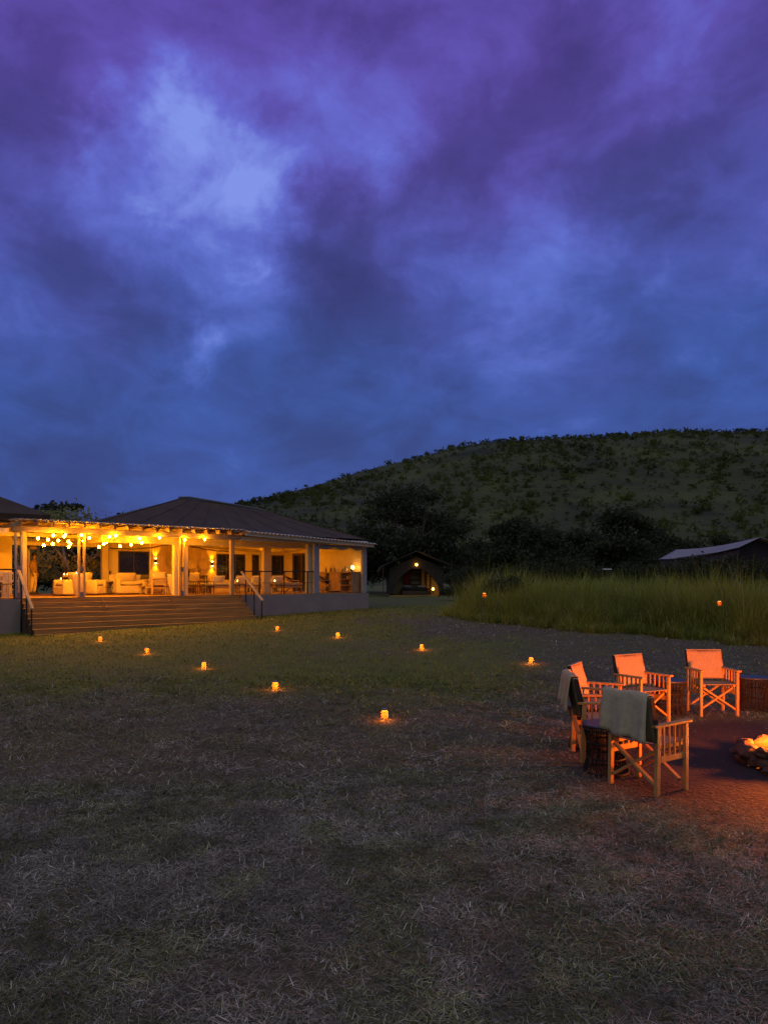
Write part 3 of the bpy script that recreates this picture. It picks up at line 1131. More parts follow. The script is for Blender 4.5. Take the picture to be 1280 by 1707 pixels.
us = np.linspace(-.12, UB + .08, 11)
for a, b in zip(us[:-1], us[1:]):
    sheet('corrugated_sheet', 'sheet', a, b + .02, -.42, 3.3 if b < 3.7 else 1.25, lambda u, v: BEAM1 + .222 + .03 * v)
us = np.linspace(UB + .12, UE + .22, 8)
for a, b in zip(us[:-1], us[1:]):
    sheet('corrugated_sheet', 'sheet_white', a, b + .02, -.50, .95, lambda u, v: BEAM1 + .16 + .03 * v - .30 * max(0, (u - UB) / (UE - UB)) ** 1.1)
part('right_fascia', 'cream_timber', lambda m: m.add([(UB + .12, -.33, BEAM1 + .12), (UE + .15, -.33, BEAM1 - .18), (UE + .15, -.33, BEAM1 - .32), (UB + .12, -.33, BEAM1 - .02),
     (UB + .12, -.30, BEAM1 + .12), (UE + .15, -.30, BEAM1 - .18), (UE + .15, -.30, BEAM1 - .32), (UB + .12, -.30, BEAM1 - .02)],
     [(0, 1, 2, 3), (7, 6, 5, 4), (0, 4, 5, 1), (1, 5, 6, 2), (2, 6, 7, 3), (3, 7, 4, 0)]))

# ---- canvas roof with its pale lining
PK0, PK1 = Vector((ux(305, 4.6), 4.6, 4.42)), Vector((ux(436, 4.6), 4.6, 4.12))


def hip(m, eL, eR, vF, vBk, zF, zB, p0, p1, dz, sag):
    a, b, c, d = Vector((eL, vF, zF)), Vector((eR, vF, zF - .12)), Vector((eR, vBk, zB)), Vector((eL, vBk, zB))
    o = Vector((0, 0, dz))
    fn = lambda s, t: Vector((0, 0, .015 * math.sin(s * 17) * math.sin(t * 3)))
    m.patch(a + o, b + o, p1 + o, p0 + o, 28, 10, sag, fn=fn)
    m.patch(c + o, d + o, p0 + o, p1 + o, 28, 10, sag)
    m.patch(d + o, a + o, p0 + o, p0 + o, 16, 10, sag, fn=fn)
    m.patch(b + o, c + o, p1 + o, p1 + o, 16, 10, sag, fn=fn)


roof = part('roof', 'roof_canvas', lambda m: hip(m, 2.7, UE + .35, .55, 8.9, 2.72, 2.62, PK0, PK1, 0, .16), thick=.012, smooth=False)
part('ridge_cap', 'tent_fly', lambda m: m.tube([PK0 + Vector((-.2, 0, .0)), PK0 + Vector((.3, 0, .05)), PK1 + Vector((-.3, 0, .05)), PK1 + Vector((.25, 0, -.03))], .055, 6), roof)
def roof_point(q0, q1, q2, q3, s, t, sag=.16):
    p = (q0 * (1 - s) + q1 * s) * (1 - t) + (q3 * (1 - s) + q2 * s) * t
    return p + Vector((0, 0, .016 - sag * math.sin(PI * s) * math.sin(PI * t) + .015 * math.sin(s * 17) * math.sin(t * 3)))


ra, rb_, rd = Vector((2.7, .55, 2.72)), Vector((UE + .35, .55, 2.60)), Vector((2.7, 8.9, 2.62))
for k in range(1, 9):
    part('seam', 'roof_canvas', lambda m: m.tube([roof_point(ra, rb_, PK1, PK0, k / 9, t / 10) for t in range(11)], .009, 4), roof)
for q0, q1 in ((ra, PK0), (rb_, PK1)):
    part('hip_seam', 'roof_canvas', lambda m: m.tube([q0.lerp(q1, t / 10) + Vector((0, 0, .012)) for t in range(11)], .025, 5), roof)
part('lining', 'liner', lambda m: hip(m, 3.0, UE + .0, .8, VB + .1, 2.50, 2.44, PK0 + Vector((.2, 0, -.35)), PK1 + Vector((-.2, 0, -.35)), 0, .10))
# front gutter board between pergola and canvas
part('head_board', 'cream_timber', lambda m: m.span(3.2, UE - .1, 1.16, 1.20, 2.08, 2.48), bevel=.006)

# ---- pillars (canvas-wrapped frame posts)
def pillar(x0, x1, v, mat='canvas', zt=2.48, dv=.22):
    u0, u1 = ux(x0, v), ux(x1, v)
    return part('pillar', mat, lambda m: m.span(u0, u1, v, v + dv, .002, zt), bevel=.012)


pillar(36.5, 45, .75)
pillar(290.5, 300.5, .9, zt=2.078)
pillar(305, 313.5, .9, zt=2.078)
pillar(440, 452, 2.3)
pillar(513, 523.5, .28, zt=2.26)
pillar(524, 532.5, .02, 'grey_post', zt=2.262, dv=.16)
uR = UE
part('pillar', 'grey_post', lambda m: m.span(uR - .26, uR - .02, .0, .16, .002, 2.262), bevel=.01)
pillar(170.5, 180.5, VB - .55)

# ---- back wall of the lounge, openings left between its panels
def zb(y, x):
    return zy(y, ux(x, VB), VB)


def wall_panel(name, x0, x1, z0, z1, mat, v=VB, th=.08):
    u0, u1 = ux(x0, v), ux(x1, v)
    return part(name, mat, lambda m: m.span(u0, u1, v, v + th, z0, z1))


SILL, HEAD = zb(962, 220), zb(921, 220)
door = wall_panel('door', 181, 197, .01, HEAD + .06, 'cream_timber', VB - .03)
part('handle', 'black_metal', lambda m: [m.bar((ux(182.5, VB) , VB - .08, .98), (ux(185.5, VB), VB - .08, 1.0), .02, .03), m.box((ux(182.5, VB), VB - .05, .96), (.05, .04, .16))], door)
wall_panel('wall_panel', 197.2, 249, .005, SILL, 'cream_timber')
wall_panel('wall_panel', 181, 249, HEAD + .062, 2.46, 'canvas')
wall_panel('wall_panel', 249.2, 252.5, .005, 2.46, 'cream_timber', VB - .02)
# timber boards one by one
xb = [252.7 + k * (358 - 252.7) / 22 for k in range(23)]
tw = wall_panel('timber_wall', 252.7, 358, .01, 2.45, 'wood_dark', VB + .03, .05)
for a, b in zip(xb[:-1], xb[1:]):
    u0, u1 = ux(a, VB), ux(b, VB)
    pr = random.uniform(0, .008)
    part('board', 'timber_wall', lambda m: m.span(u0 + .004, u1 - .004, VB - .02 - pr, VB + .028, .012, 2.43), tw)
wall_panel('wall_panel', 358.2, 361, .005, 2.46, 'canvas', VB - .02)
for (x0, x1) in ((361, 409.5), (420, 432.5), (452.5, 483)):
    wall_panel('wall_panel', x0 + .1, x1 - .1, .005, .62, 'canvas')
    wall_panel('wall_panel', x0 + .1, x1 - .1, 1.98, 2.46, 'canvas')
for (x0, x1) in ((409.6, 419.9), (432.6, 452.4), (483.1, 489)):
    wall_panel('wall_panel', x0, x1, .004, 2.462, 'canvas', VB - .015)


def window(x0, x1, z0, z1, v=VB + .02, mull=1):
    u0, u1 = ux(x0, v) + .01, ux(x1, v) - .01
    z0, z1 = z0 + .004, z1 - .004
    f = .045
    fr = part('window', 'wood_dark', lambda m: [m.span(u0, u0 + f, v, v + .05, z0, z1), m.span(u1 - f, u1, v, v + .05, z0, z1),
                                              m.span(u0 + f, u1 - f, v, v + .05, z0, z0 + f), m.span(u0 + f, u1 - f, v, v + .05, z1 - f, z1)])
    n = mull
    for k in range(n):
        a = u0 + f + (u1 - u0 - 2 * f) * k / n
        b = u0 + f + (u1 - u0 - 2 * f) * (k + 1) / n
        part('pane', 'glass_dark', lambda m: m.span(a, b, v + .022, v + .026, z0 + f, z1 - f), fr)
        if k:
            part('mullion', 'wood_dark', lambda m: m.span(a - .015, a + .015, v + .008, v + .042, z0 + f, z1 - f), fr)


window(197.2, 249, SILL, HEAD + .06, mull=2)
window(361, 409.5, .62, 1.98, mull=3)
window(420, 432.5, .62, 1.98)
window(452.5, 483, .62, 1.98, mull=2)

# ---- right end wall (runs back from the corner)
UR = UE - .10
part('end_wall', 'canvas', lambda m: m.span(UR, UR + .06, .17, 4.6, .002, 2.44))
part('end_wall', 'canvas', lambda m: m.span(UR, UR + .06, 6.4, VB + .05, .002, 2.44))
part('end_wall', 'canvas', lambda m: m.span(UR, UR + .06, 4.601, 6.399, 2.05, 2.44))
gd = part('glass_door', 'wood_dark', lambda m: [m.span(UR, UR + .06, 4.61, 4.72, .01, 2.04), m.span(UR, UR + .06, 6.28, 6.39, .01, 2.04),
     m.span(UR, UR + .06, 5.45, 5.55, .01, 2.04), m.span(UR, UR + .06, 4.73, 5.44, 1.94, 2.04), m.span(UR, UR + .06, 5.56, 6.27, 1.94, 2.04)])
part('pane', 'glass_dark', lambda m: m.span(UR + .03, UR + .035, 4.725, 5.445, .02, 1.935), gd)
part('pane', 'glass_dark', lambda m: m.span(UR + .03, UR + .035, 5.555, 6.275, .02, 1.935), gd)

# ---- beams at the back of the open veranda, left of the lounge
for zz, vv, h_ in ((2.26, 8.2, .20), (2.05, 6.4, .17), (2.30, 4.4, .16)):
    part('veranda_beam', 'cream_timber', lambda m: m.span(-.3, ux(172, vv) , vv, vv + .10, zz - h_ / 2 + .15, zz + h_ / 2 + .15), bevel=.008)
part('veranda_roof', 'liner', lambda m: m.patch((-.3, 3.1, 2.82), (3.6, 3.1, 2.82), (3.6, 8.4, 2.62), (-.3, 8.4, 2.62), 8, 8, .06), thick=.02)
part('lounge_end_frame', 'cream_timber', lambda m: [m.span(3.72, 3.82, 1.21, VB - .6, 2.16, 2.36)], bevel=.008)
pillar(46, 50, 7.9, 'cream_timber', 2.30)

# ---- rolled-up canvas blinds that sag between the pillars
def swag(p0, p1, drop, rad, mat, name='rolled_blind'):
    p0, p1 = Vector(p0), Vector(p1)
    pts = []
    for k in range(13):
        t = k / 12
        q = p0.lerp(p1, t)
        q.z -= drop * math.sin(PI * t) + .012 * math.sin(t * 21)
        pts.append(q)
    part(name, mat, lambda m: m.tube(pts, [rad * (1 + .18 * math.sin(k * 2.3)) for k in range(13)], 7), smooth=True)


swag((ux(183, 5.5), 5.5, 2.05), (ux(288, 3.2), 3.2, 2.22), .12, .028, 'rope', 'blind_cord')
swag((ux(316, 4), 4, 2.18), (ux(384, 4), 4, 1.98), .06, .028, 'rope', 'blind_cord')
swag((ux(316, 4.1), 4.1, 2.26), (ux(436, 4.1), 4.1, 2.08), .03, .09, 'liner')
swag((ux(453, 3.2), 3.2, 2.05), (ux(511, 1.6), 1.6, 2.16), .08, .07, 'canvas')
# scalloped valance of the bar bay
vu0, vu1 = ux(533, .06), UE - .27
part('valance', 'grey_post', lambda m: m.patch((vu0, .06, 2.25), (vu1, .06, 2.25), (vu1, .06, 2.08), (vu0, .06, 2.10), 30, 4, 0,
     fn=lambda s, t: Vector((0, .03 * math.sin(s * 31) * t, (-.12 * abs(math.sin(s * PI * 2.6 + .5)) + .06) * t))), thick=.012, smooth=True)

# ---- wall fittings
for x_l, v_l, lab_ in ((357, 4.6, 'flat glowing ceiling lamp above the woven plates'), (468, 4.0, 'ceiling lamp added to brighten the lounge above the daybeds near the glass door')):  # the right-hand lamp is added to brighten that end of the lounge
    u_l = ux(x_l, v_l)
    cl_l = empty('ceiling_lamp', W(u_l, v_l, 2.62), LROT, 1, lab_, 'ceiling lamp')
    MB().lathe([(.02, 0), (.15, .01), (.17, .05), (.12, .08), (.02, .09)], 14).build('diffuser', 'ceiling_glow', cl_l, smooth=True)
    MB().lathe([(.03, .091), (.03, .9)], 8).build('stem', 'black_metal', cl_l)

for k, (x, y) in enumerate(((258.5, 935), (352.5, 940))):
    u = ux(x, VB)
    z = zy(y, u, VB)
    s = empty('wall_sconce', W(u, VB - .10, z), LROT, 1, ['up-and-down wall lamp beside the wide lounge window', 'up-and-down wall lamp between the woven plates and the lounge corner window'][k],
              'wall lamp', None)
    MB().tube([(0, 0, -.10), (0, 0, .10)], .045, 10).build('body', 'black_metal', s)
    MB().box((0, .055, 0), (.10, .03, .12)).build('bracket', 'black_metal', s)
    for sg in (1, -1):
        MB().tube([(0, 0, sg * .102), (0, 0, sg * .125)], .036, 10).build('bulb', 'sconce_glow', s)
        ld = bpy.data.lights.new('sconce_light', 'SPOT')
        ld.energy = 110
        ld.color = WARM
        ld.spot_size = R(80)
        ld.spot_blend = .8
        ld.shadow_soft_size = .03
        lo = bpy.data.objects.new('lamp', ld)
        C.objects.link(lo)
        lo.parent = s
        lo.location = (0, 0, sg * .14)
        lo.rotation_euler = (R(180) if sg > 0 else 0, 0, 0)
for k, x in enumerate((288, 318, 338)):
    u = ux(x, VB)
    z = zy((936, 939, 940)[k], u, VB)
    o = MB().lathe([(.02, .0), (.10, .012), (.22, .03), (.30, .075), (.315, .08), (.30, .06), (.02, -.02)], 22).build('woven_plate', 'basket', None, smooth=True)
    o.location = W(u, VB - .05, z)
    o.rotation_euler = (R(90), 0, LROT)
    tag(o, ['round woven plate hung between the wall lamp and the wide pillar', 'round woven plate hung above the left part of the console shelf',
            'round woven plate hung nearest the second wall lamp'][k], 'wall plate', 'woven plates on the timber wall')

# ------------------------------------------------------------------ string bulbs over the deck
bulb_px = [(63.5, 897.5, 3.0), (73, 909, 2.2), (80, 900, 3.6), (88, 907, 2.4), (89, 892.5, 1.6), (97, 901.5, 3.3), (107, 894.5, 1.4), (108.5, 891, 2.0),
           (114, 903, 3.8), (117.5, 906.5, 4.3), (114.5, 911.5, 2.6), (139, 902, 4.0), (149, 897, 1.2), (165, 912, 3.0), (173, 907, 3.6), (178, 903.5, 4.2),
           (182.5, 895, 1.3), (193, 893.3, 2.0), (197, 900.5, 2.7), (202, 902.5, 3.4), (200, 910.5, 2.4), (218.5, 908.3, 2.8), (219, 899, 3.3),
           (233, 898, 2.1), (236.5, 905, 2.9), (254, 902, 3.1), (260, 899, 2.4), (266, 896.5, 1.6), (136, 892, 1.0)]
BL = []
front = {63.5, 107, 149, 193, 236.5, 266, 89}
bulb_px = [(x, y, -.16 if x in front else .35 + (v - 1.0) * .62) for x, y, v in bulb_px]
for i, (x, y, v) in enumerate(bulb_px + [(308, 900, -.12), (341.5, 899.5, -.18)]):
    u = ux(x, v)
    z = zy(y, u, v)
    BL.append((u, v, z))
    o = empty('string_bulb', W(u, v, z), LROT)
    tag(o, 'bare glowing bulb hanging on the strings above the veranda' if i < 29 else
        ('glowing bulb hung under the beam beside the veranda post' if i == 29 else 'glowing bulb hung under the beam between the timber posts before the woven plates'),
        'light bulb', 'bulbs hung over the veranda')
    rr = .044
    MB().lathe([(.008, -rr), (rr * .72, -rr * .68), (rr, 0), (rr * .78, rr * .62), (.02, rr * 1.15)], 8).build('glass', 'bulb', o, smooth=True)
    MB().tube([(0, 0, rr * 1.16), (0, 0, rr * 1.16 + .06)], .02, 6).build('socket', 'black_metal', o)
# the cords they hang from
order = sorted(range(29), key=lambda i: (int(BL[i][1] / 1.05), BL[i][0]))
rows = {}
for i in order:
    rows.setdefault(int(BL[i][1] / 1.05), []).append(BL[i])
for k, r_ in enumerate(rows.values()):
    pts = []
    ends = [(min(-.1, r_[0][0] - .4), r_[0][1], 2.48)] + [(a, b, c + .118) for a, b, c in r_] + [(r_[-1][0] + .5, r_[-1][1], 2.46)]
    for a, b in zip(ends[:-1], ends[1:]):
        for q in range(6):
            t = q / 6
            pts.append((a[0] + (b[0] - a[0]) * t, a[1] + (b[1] - a[1]) * t, a[2] + (b[2] - a[2]) * t - .03 * math.sin(PI * t)))
    pts.append(ends[-1])
    o = MB().tube(pts, .006, 4).build('light_cord', 'rope')
    o.location = W(0, 0)
    o.rotation_euler = (0, 0, LROT)
    tag(o, 'thin dark cord carrying the bare bulbs over the veranda', 'cord', 'cords of the veranda bulbs')


# ------------------------------------------------------------------ furniture pieces (local: x right, y forward, z up)
def cushion(mb_name, c, s, mat, parent, rot=None, puff=.35):
    """soft rounded block"""
    mb = MB()
    n = 5
    hx, hy, hz = s[0] / 2, s[1] / 2, s[2] / 2
    rotm = rot if rot is not None else Matrix.Identity(3)
    grid = {}
    vs_, fs = [], []

    def pt(a, b, top):
        ex = 1 - abs(a) ** 6
        ey = 1 - abs(b) ** 6
        h = hz * (1 - puff + puff * math.sqrt(max(0, (1 - a * a) * (1 - b * b)))) * (1 if (abs(a) < 1 and abs(b) < 1) else .45)
        p = Vector((a * hx, b * hy, h if top else -h))
        return rotm @ p + Vector(c)
    m_ = 8
    for top in (1, 0):
        base = len(vs_)
        for j in range(m_ + 1):
            for i in range(m_ + 1):
                vs_.append(pt(-1 + 2 * i / m_, -1 + 2 * j / m_, top))
        for j in range(m_):
            for i in range(m_):
                a = base + j * (m_ + 1) + i
                q = (a, a + 1, a + m_ + 2, a + m_ + 1)
                fs.append(q if top else tuple(reversed(q)))
    w = m_ + 1
    off_ = w * w
    rim = [i for i in range(m_)] + [m_ + j * w for j in range(m_)] + [m_ * w + m_ - i for i in range(m_)] + [(m_ - j) * w for j in range(m_)]
    for a, b in zip(rim, rim[1:] + rim[:1]):
        fs.append((b, a, a + off_, b + off_))
    mb.add(vs_, fs)
    return mb.build(mb_name, mat, parent, smooth=True)


def deck_thing(name, u, v, turn, label, cat, group=None, s=1.0, z=.02):
    """turn: degrees, 0 faces out of the lodge towards the lawn"""
    return empty(name, W(u, v, z), LROT + PI + R(turn), s, label, cat, group)


def sofa(name, u, v, turn, w, label, cat, group=None, pillows=1, s=1.0):
    o = deck_thing(name, u, v, turn, label, cat, group, s)
    d = .86
    MB().span(-w / 2, w / 2, -d / 2, d / 2, .03, .36).build('base', 'white_fabric', o, bevel=.035, seg=3)
    MB().add(*[[(-w / 2 + .02, -d / 2, .362), (w / 2 - .02, -d / 2, .362), (w / 2 - .02, -d / 2 + .22, .362), (-w / 2 + .02, -d / 2 + .22, .362),
             (-w / 2 + .03, -d / 2 - .07, .84), (w / 2 - .03, -d / 2 - .07, .84), (w / 2 - .03, -d / 2 + .10, .84), (-w / 2 + .03, -d / 2 + .10, .84)],
            [(3, 2, 1, 0), (4, 5, 6, 7), (0, 1, 5, 4), (1, 2, 6, 5), (2, 3, 7, 6), (3, 0, 4, 7)]]).build('backrest', 'white_fabric', o, bevel=.045, seg=3)
    for sg in (-1, 1):
        MB().span(sg * (w / 2 - .16), sg * (w / 2 + .012), -d / 2 + .2, d / 2 + .012, .04, .62).build('armrest', 'white_fabric', o, bevel=.05, seg=3)
    cushion('seat_cushion', (0, .10, .455), (w - .33, d - .28, .19), 'white_fabric', o)
    for k in range(pillows):
        x = (k - (pillows - 1) / 2) * (w - .4) / max(1, pillows)
        cushion('back_pillow', (x, -.14, .72), ((w - .42) / pillows, .42, .2), 'white_fabric', o, Matrix.Rotation(R(72), 3, 'X'), .6)
    return o


def px_thing(x, v):
    return ux(x, v)


sofa('armchair', ux(115, 3.5), 3.5, -82, .95, 'white slipcovered armchair turned side-on, left of the tall planter', 'armchair', None, 1)
sofa('armchair', ux(152, 4.2), 4.2, 48, .95, 'white slipcovered armchair right of the twin veranda post', 'armchair', None, 1)
sofa('loveseat', ux(212, 4.6), 4.6, 8, 1.35, 'white slipcovered loveseat with a square pillow facing the lawn', 'sofa', None, 1)


def planter(x, v, label):
    o = empty('planter', W(ux(x, v), v, .02), 0, 1, label, 'planter', 'tall planters on the veranda')
    MB().lathe([(.15, 0), (.17, .02), (.22, .35), (.27, .70), (.285, .84), (.27, .86), (.25, .84), (.25, .78)], 20).build('pot', 'ceramic', o, smooth=True)
    MB().lathe([(.0, .775), (.249, .77)], 20, cap=False).build('soil', 'ash', o)
    return o


planter(131.5, 2.3, 'tall tapered planter between the two white armchairs')
planter(290.5, 2.0, 'tall tapered planter in front of the wide cream pillar')

# wire side table
o = deck_thing('wire_table', ux(179, 4.6), 4.6, 0, 'round wire-frame side table between armchair and loveseat', 'side table')
MB().lathe([(.29, .50), (.30, .51), (.30, .53), (.29, .54)], 18).build('table_top', 'wood_dark', o)
mb = MB()
for k in range(10):
    a = 2 * PI * k / 10
    c_, s_ = math.cos(a), math.sin(a)
    mb.tube([(c_ * .29, s_ * .29, .5), (c_ * .21, s_ * .21, .28), (c_ * .27, s_ * .27, .01)], .008, 4)
mb.build('wire_frame', 'black_metal', o)
mb = MB()
for rr, zz in ((.21, .28), (.27, .012)):
    mb.tube([(rr * math.cos(2 * PI * k / 16), rr * math.sin(2 * PI * k / 16), zz) for k in range(17)], .008, 4)
mb.build('ring', 'black_metal', o)


def candle_jar(name, pos, label, cat='candle', group=None, s=1.0, e=None):
    o = empty(name, pos, 0, s, label, cat, group)
    MB().lathe([(.045, 0), (.05, .01), (.05, .11), (.046, .12)], 10, cap=False).build('glass', 'jar_glass', o, smooth=True)
    MB().lathe([(.001, .004), (.038, .005), (.038, .05), (.001, .052)], 10, cap=False).build('wax', 'wax', o)
    MB().lathe([(.002, .055), (.014, .07), (.011, .085), (.001, .11)], 6, cap=False).build('flame', 'candle', o, smooth=True)
    return o


candle_jar('candle', W(ux(169, 4.2), 4.2, .02), 'candle jar on the deck beside the wire table', s=2.0)
# dark candle stand beside the side-on armchair
o = deck_thing('candle_stand', ux(101, 4.4), 4.4, 0, 'dark wooden stand carrying candles left of the side-on armchair', 'stand')
MB().span(-.28, .28, -.2, .2, .48, .53).build('top', 'wood_dark', o, bevel=.008)
for sx in (-1, 1):
    for sy in (-1, 1):
        MB().bar((sx * .24, sy * .16, 0), (sx * .24, sy * .16, .48), .05, .05).build('leg', 'wood_dark', o)
MB().span(-.26, .26, -.18, .18, .16, .19).build('shelf', 'wood_dark', o)
for x, y, lab in ((101.5, 966, 'candle on the dark stand, lowest of the group by the armchair'), (107, 957.5, 'left candle of the pair glowing behind the side-on armchair'),
                  (112.5, 957.5, 'right candle of the pair glowing behind the side-on armchair'), (127.5, 955.5, 'candle glowing above the tall planter left of the veranda post')):
    v_ = 4.4 if x < 103 else 5.2
    u_ = ux(x, v_)
    z_ = zy(y, u_, v_) - .12
    if x > 103:
        q = deck_thing('candle_pedestal', u_, v_, 0, 'slim dark pedestal under a candle behind the ' + ('tall planter' if x > 120 else ('armchair, left one' if x < 110 else 'armchair, right one')), 'pedestal')
        MB().lathe([(.11, 0), (.10, .03), (.025, .06), (.025, z_ - .07), (.09, z_ - .045), (.09, z_ - .02)], 10).build('column', 'wood_dark', q)
        candle_jar('candle', W(u_, v_, z_ + .002), lab, s=1.6)
    else:
        candle_jar('candle', W(u_, v_, .552), lab, s=1.6)


# wooden lounge chair seen from behind
def wood_chair(u, v, turn, label, s=1.0):
    o = deck_thing('wooden_armchair', u, v, turn, label, 'armchair', None, s)
    for sx in (-1, 1):
        MB().span(sx * .36 - .04, sx * .36 + .04, -.40, -.32, 0, .72).build('leg', 'wood_pale', o, bevel=.006)
        MB().span(sx * .36 - .04, sx * .36 + .04, .30, .38, 0, .58).build('leg', 'wood_pale', o, bevel=.006)
        MB().span(sx * .36 - .05, sx * .36 + .05, -.31, .40, .585, .625).build('armrest', 'wood_pale', o, bevel=.008)
        MB().span(sx * .36 - .03, sx * .36 + .03, -.318, .298, .25, .33).build('side_rail', 'wood_pale', o)
    for z in (.26, .42, .56, .68):
        MB().span(-.318, .318, -.38, -.34, z - .03, z + .03).build('slat', 'wood_pale', o, bevel=.004)
    MB().span(-.318, .318, .32, .36, .25, .33).build('front_rail', 'wood_pale', o)
    cushion('seat_cushion', (0, .0, .40), (.62, .62, .15), 'white_fabric', o)
    cushion('back_cushion', (0, -.25, .68), (.62, .55, .16), 'white_fabric', o, Matrix.Rotation(R(78), 3, 'X'))
    return o


wood_chair(ux(262, 3.4), 3.4, 178, 'slatted wooden armchair with its back to the lawn, left of the planter')
# low bench sofa with patterned pillows against the back
o = deck_thing('bench_sofa', ux(262, 6.3), 6.3, 0, 'long low sofa with patterned pillows under the first wall lamp', 'sofa')
MB().span(-1.2, 1.2, -.4, .4, .04, .30).build('base', 'wood_pale', o, bevel=.02)
cushion('seat_cushion', (0, .0, .40), (2.35, .8, .2), 'white_fabric', o, puff=.2)
MB().span(-1.2, 1.2, -.52, -.405, .04, .66).build('backrest', 'wood_pale', o, bevel=.02)
for k, (x, mt) in enumerate(((-.9, 'pillow'), (-.45, 'pillow_dark'), (.1, 'pillow'), (.55, 'pillow_dark'), (.95, 'pillow'))):
    cushion('pillow', (x, -.22, .66), (.44, .40, .16), mt, o, Matrix.Rotation(R(70), 3, 'X'), .6)
o = deck_thing('stool', ux(280, 3.0), 3.0, 0, 'small pale wooden stool beside the tall planter and wide pillar', 'stool')
MB().span(-.2, .2, -.2, .2, .36, .42).build('seat', 'wood_pale', o, bevel=.01)
for sx in (-1, 1):
    for sy in (-1, 1):
        MB().bar((sx * .16, sy * .16, 0), (sx * .15, sy * .15, .36), .045, .045).build('leg', 'wood_pale', o)
candle_jar('candle', W(ux(281, 3.0), 3.0, .442), 'candle jar on the small pale stool', s=1.3)
# coffee table in front of the loveseat group
o = deck_thing('coffee_table', ux(243, 4.4), 4.4, 5, 'low pale wooden coffee table between loveseat and wooden armchair', 'table')
MB().span(-.42, .42, -.3, .3, .30, .36).build('table_top', 'wood_pale', o, bevel=.01)
for sx in (-1, 1):
    for sy in (-1, 1):
        MB().bar((sx * .36, sy * .24, 0), (sx * .36, sy * .24, .30), .06, .06).build('leg', 'wood_pale', o)

# console shelf under the plates with ornaments
uc = ux(322, VB - .3)
o = deck_thing('console_shelf', uc, VB - .25, 0, 'dark console shelf against the timber wall under the woven plates', 'console')
MB().span(-.75, .75, -.16, .16, .78, .83).build('top', 'wood_dark', o, bevel=.006)
MB().span(-.7, .7, -.14, .14, .30, .34).build('shelf', 'wood_dark', o)
for sx in (-1, 1):
    for sy in (-1, 1):
        MB().bar((sx * .70, sy * .13, 0), (sx * .70, sy * .13, .78), .04, .04).build('leg', 'black_metal', o)
for k, (du, hh, rr) in enumerate(((-.45, .22, .07), (-.2, .32, .05), (.05, .18, .09), (.35, .26, .06))):
    p = MB().lathe([(rr * .6, 0), (rr, hh * .3), (rr * .8, hh * .7), (rr * .35, hh * .85), (rr * .45, hh)], 10).build('vase', 'wood_dark', None, smooth=True)
    p.location = W(uc + du, VB - .25, .852)
    tag(p, ['squat dark vase at the left end of the console shelf', 'slender tall dark vase on the console shelf', 'widest round dark vase on the console shelf', 'dark vase at the right end of the console shelf'][k], 'vase', 'vases on the console shelf')


# daybeds with pillows
def daybed(u, v, turn, w, label, pillows=(('pillow', 0),), s=1.0):
    o = deck_thing('daybed', u, v, turn, label, 'daybed', 'daybeds in the lounge', s)
    MB().span(-w / 2, w / 2, -.38, .38, .22, .32).build('frame', 'wood_pale', o, bevel=.01)
    for sx in (-1, 1):
        for sy in (-1, 1):
            MB().bar((sx * (w / 2 - .05), sy * .33, 0), (sx * (w / 2 - .05), sy * .33, .22), .07, .07).build('leg', 'wood_pale', o)
    cushion('mattress', (0, 0, .40), (w, .76, .17), 'white_fabric', o, puff=.12)
    for mt, x in pillows:
        cushion('pillow', (x, -.22, .63), (.62, .36, .17), mt, o, Matrix.Rotation(R(68), 3, 'X'), .6)
    return o


daybed(ux(368, 3.6), 3.6, 0, 1.5, 'cushioned daybed with one long pillow left of the handrail', (('pillow', 0),))
daybed(ux(408, 3.6), 3.6, 0, 1.25, 'cushioned daybed behind the start of the lounge railing', (('pillow', .05),))
daybed(ux(436, 3.5), 3.5, 0, 1.15, 'cushioned daybed behind the thin candle table', (('pillow', .1),))
daybed(ux(476, 3.0), 3.0, 0, 1.5, 'cushioned daybed beside the sling chair', (('pillow', .35),))

# dark coffee table with thin uprights
o = deck_thing('cage_table', ux(334, 3.0), 3.0, 0, 'dark barred coffee table right of the central pillars', 'table')
MB().span(-.55, .55, -.3, .3, .30, .35).build('table_top', 'wood_dark', o, bevel=.008)
for k in range(7):
    x = -.52 + 1.04 * k / 6
    for sy in (-1, 1):
        MB().bar((x, sy * .28, 0), (x, sy * .28, .52), .022, .022).build('bar', 'black_metal', o)
for sy in (-1, 1):
    MB().bar((-.53, sy * .28, .525), (.53, sy * .28, .525), .024, .024).build('rail', 'black_metal', o)
wood_chair(ux(330, 5.2), 5.2, 20, 'slatted wooden armchair with pale cushions behind the barred table')


def small_table(x, v, label, s=1.0):
    o = deck_thing('candle_table', ux(x, v), v, 0, label, 'table', 'thin tables in the lounge', s)
    MB().span(-.25, .25, -.25, .25, .40, .43).build('table_top', 'wood_dark', o, bevel=.005)
    for sx in (-1, 1):
        for sy in (-1, 1):
            MB().bar((sx * .23, sy * .23, 0), (sx * .23, sy * .23, .40), .022, .022).build('leg', 'black_metal', o)
    return o


small_table(396, 2.2, 'thin dark table with a candle beside the handrail post')
small_table(458, 2.2, 'thin dark table with a candle before the middle pillar')
candle_jar('candle', W(ux(396, 2.2), 2.2, .452), 'bright candle on the thin table beside the handrail post', s=1.7)
candle_jar('candle', W(ux(458, 2.2), 2.2, .452), 'bright candle on the thin table before the middle pillar', s=1.7)


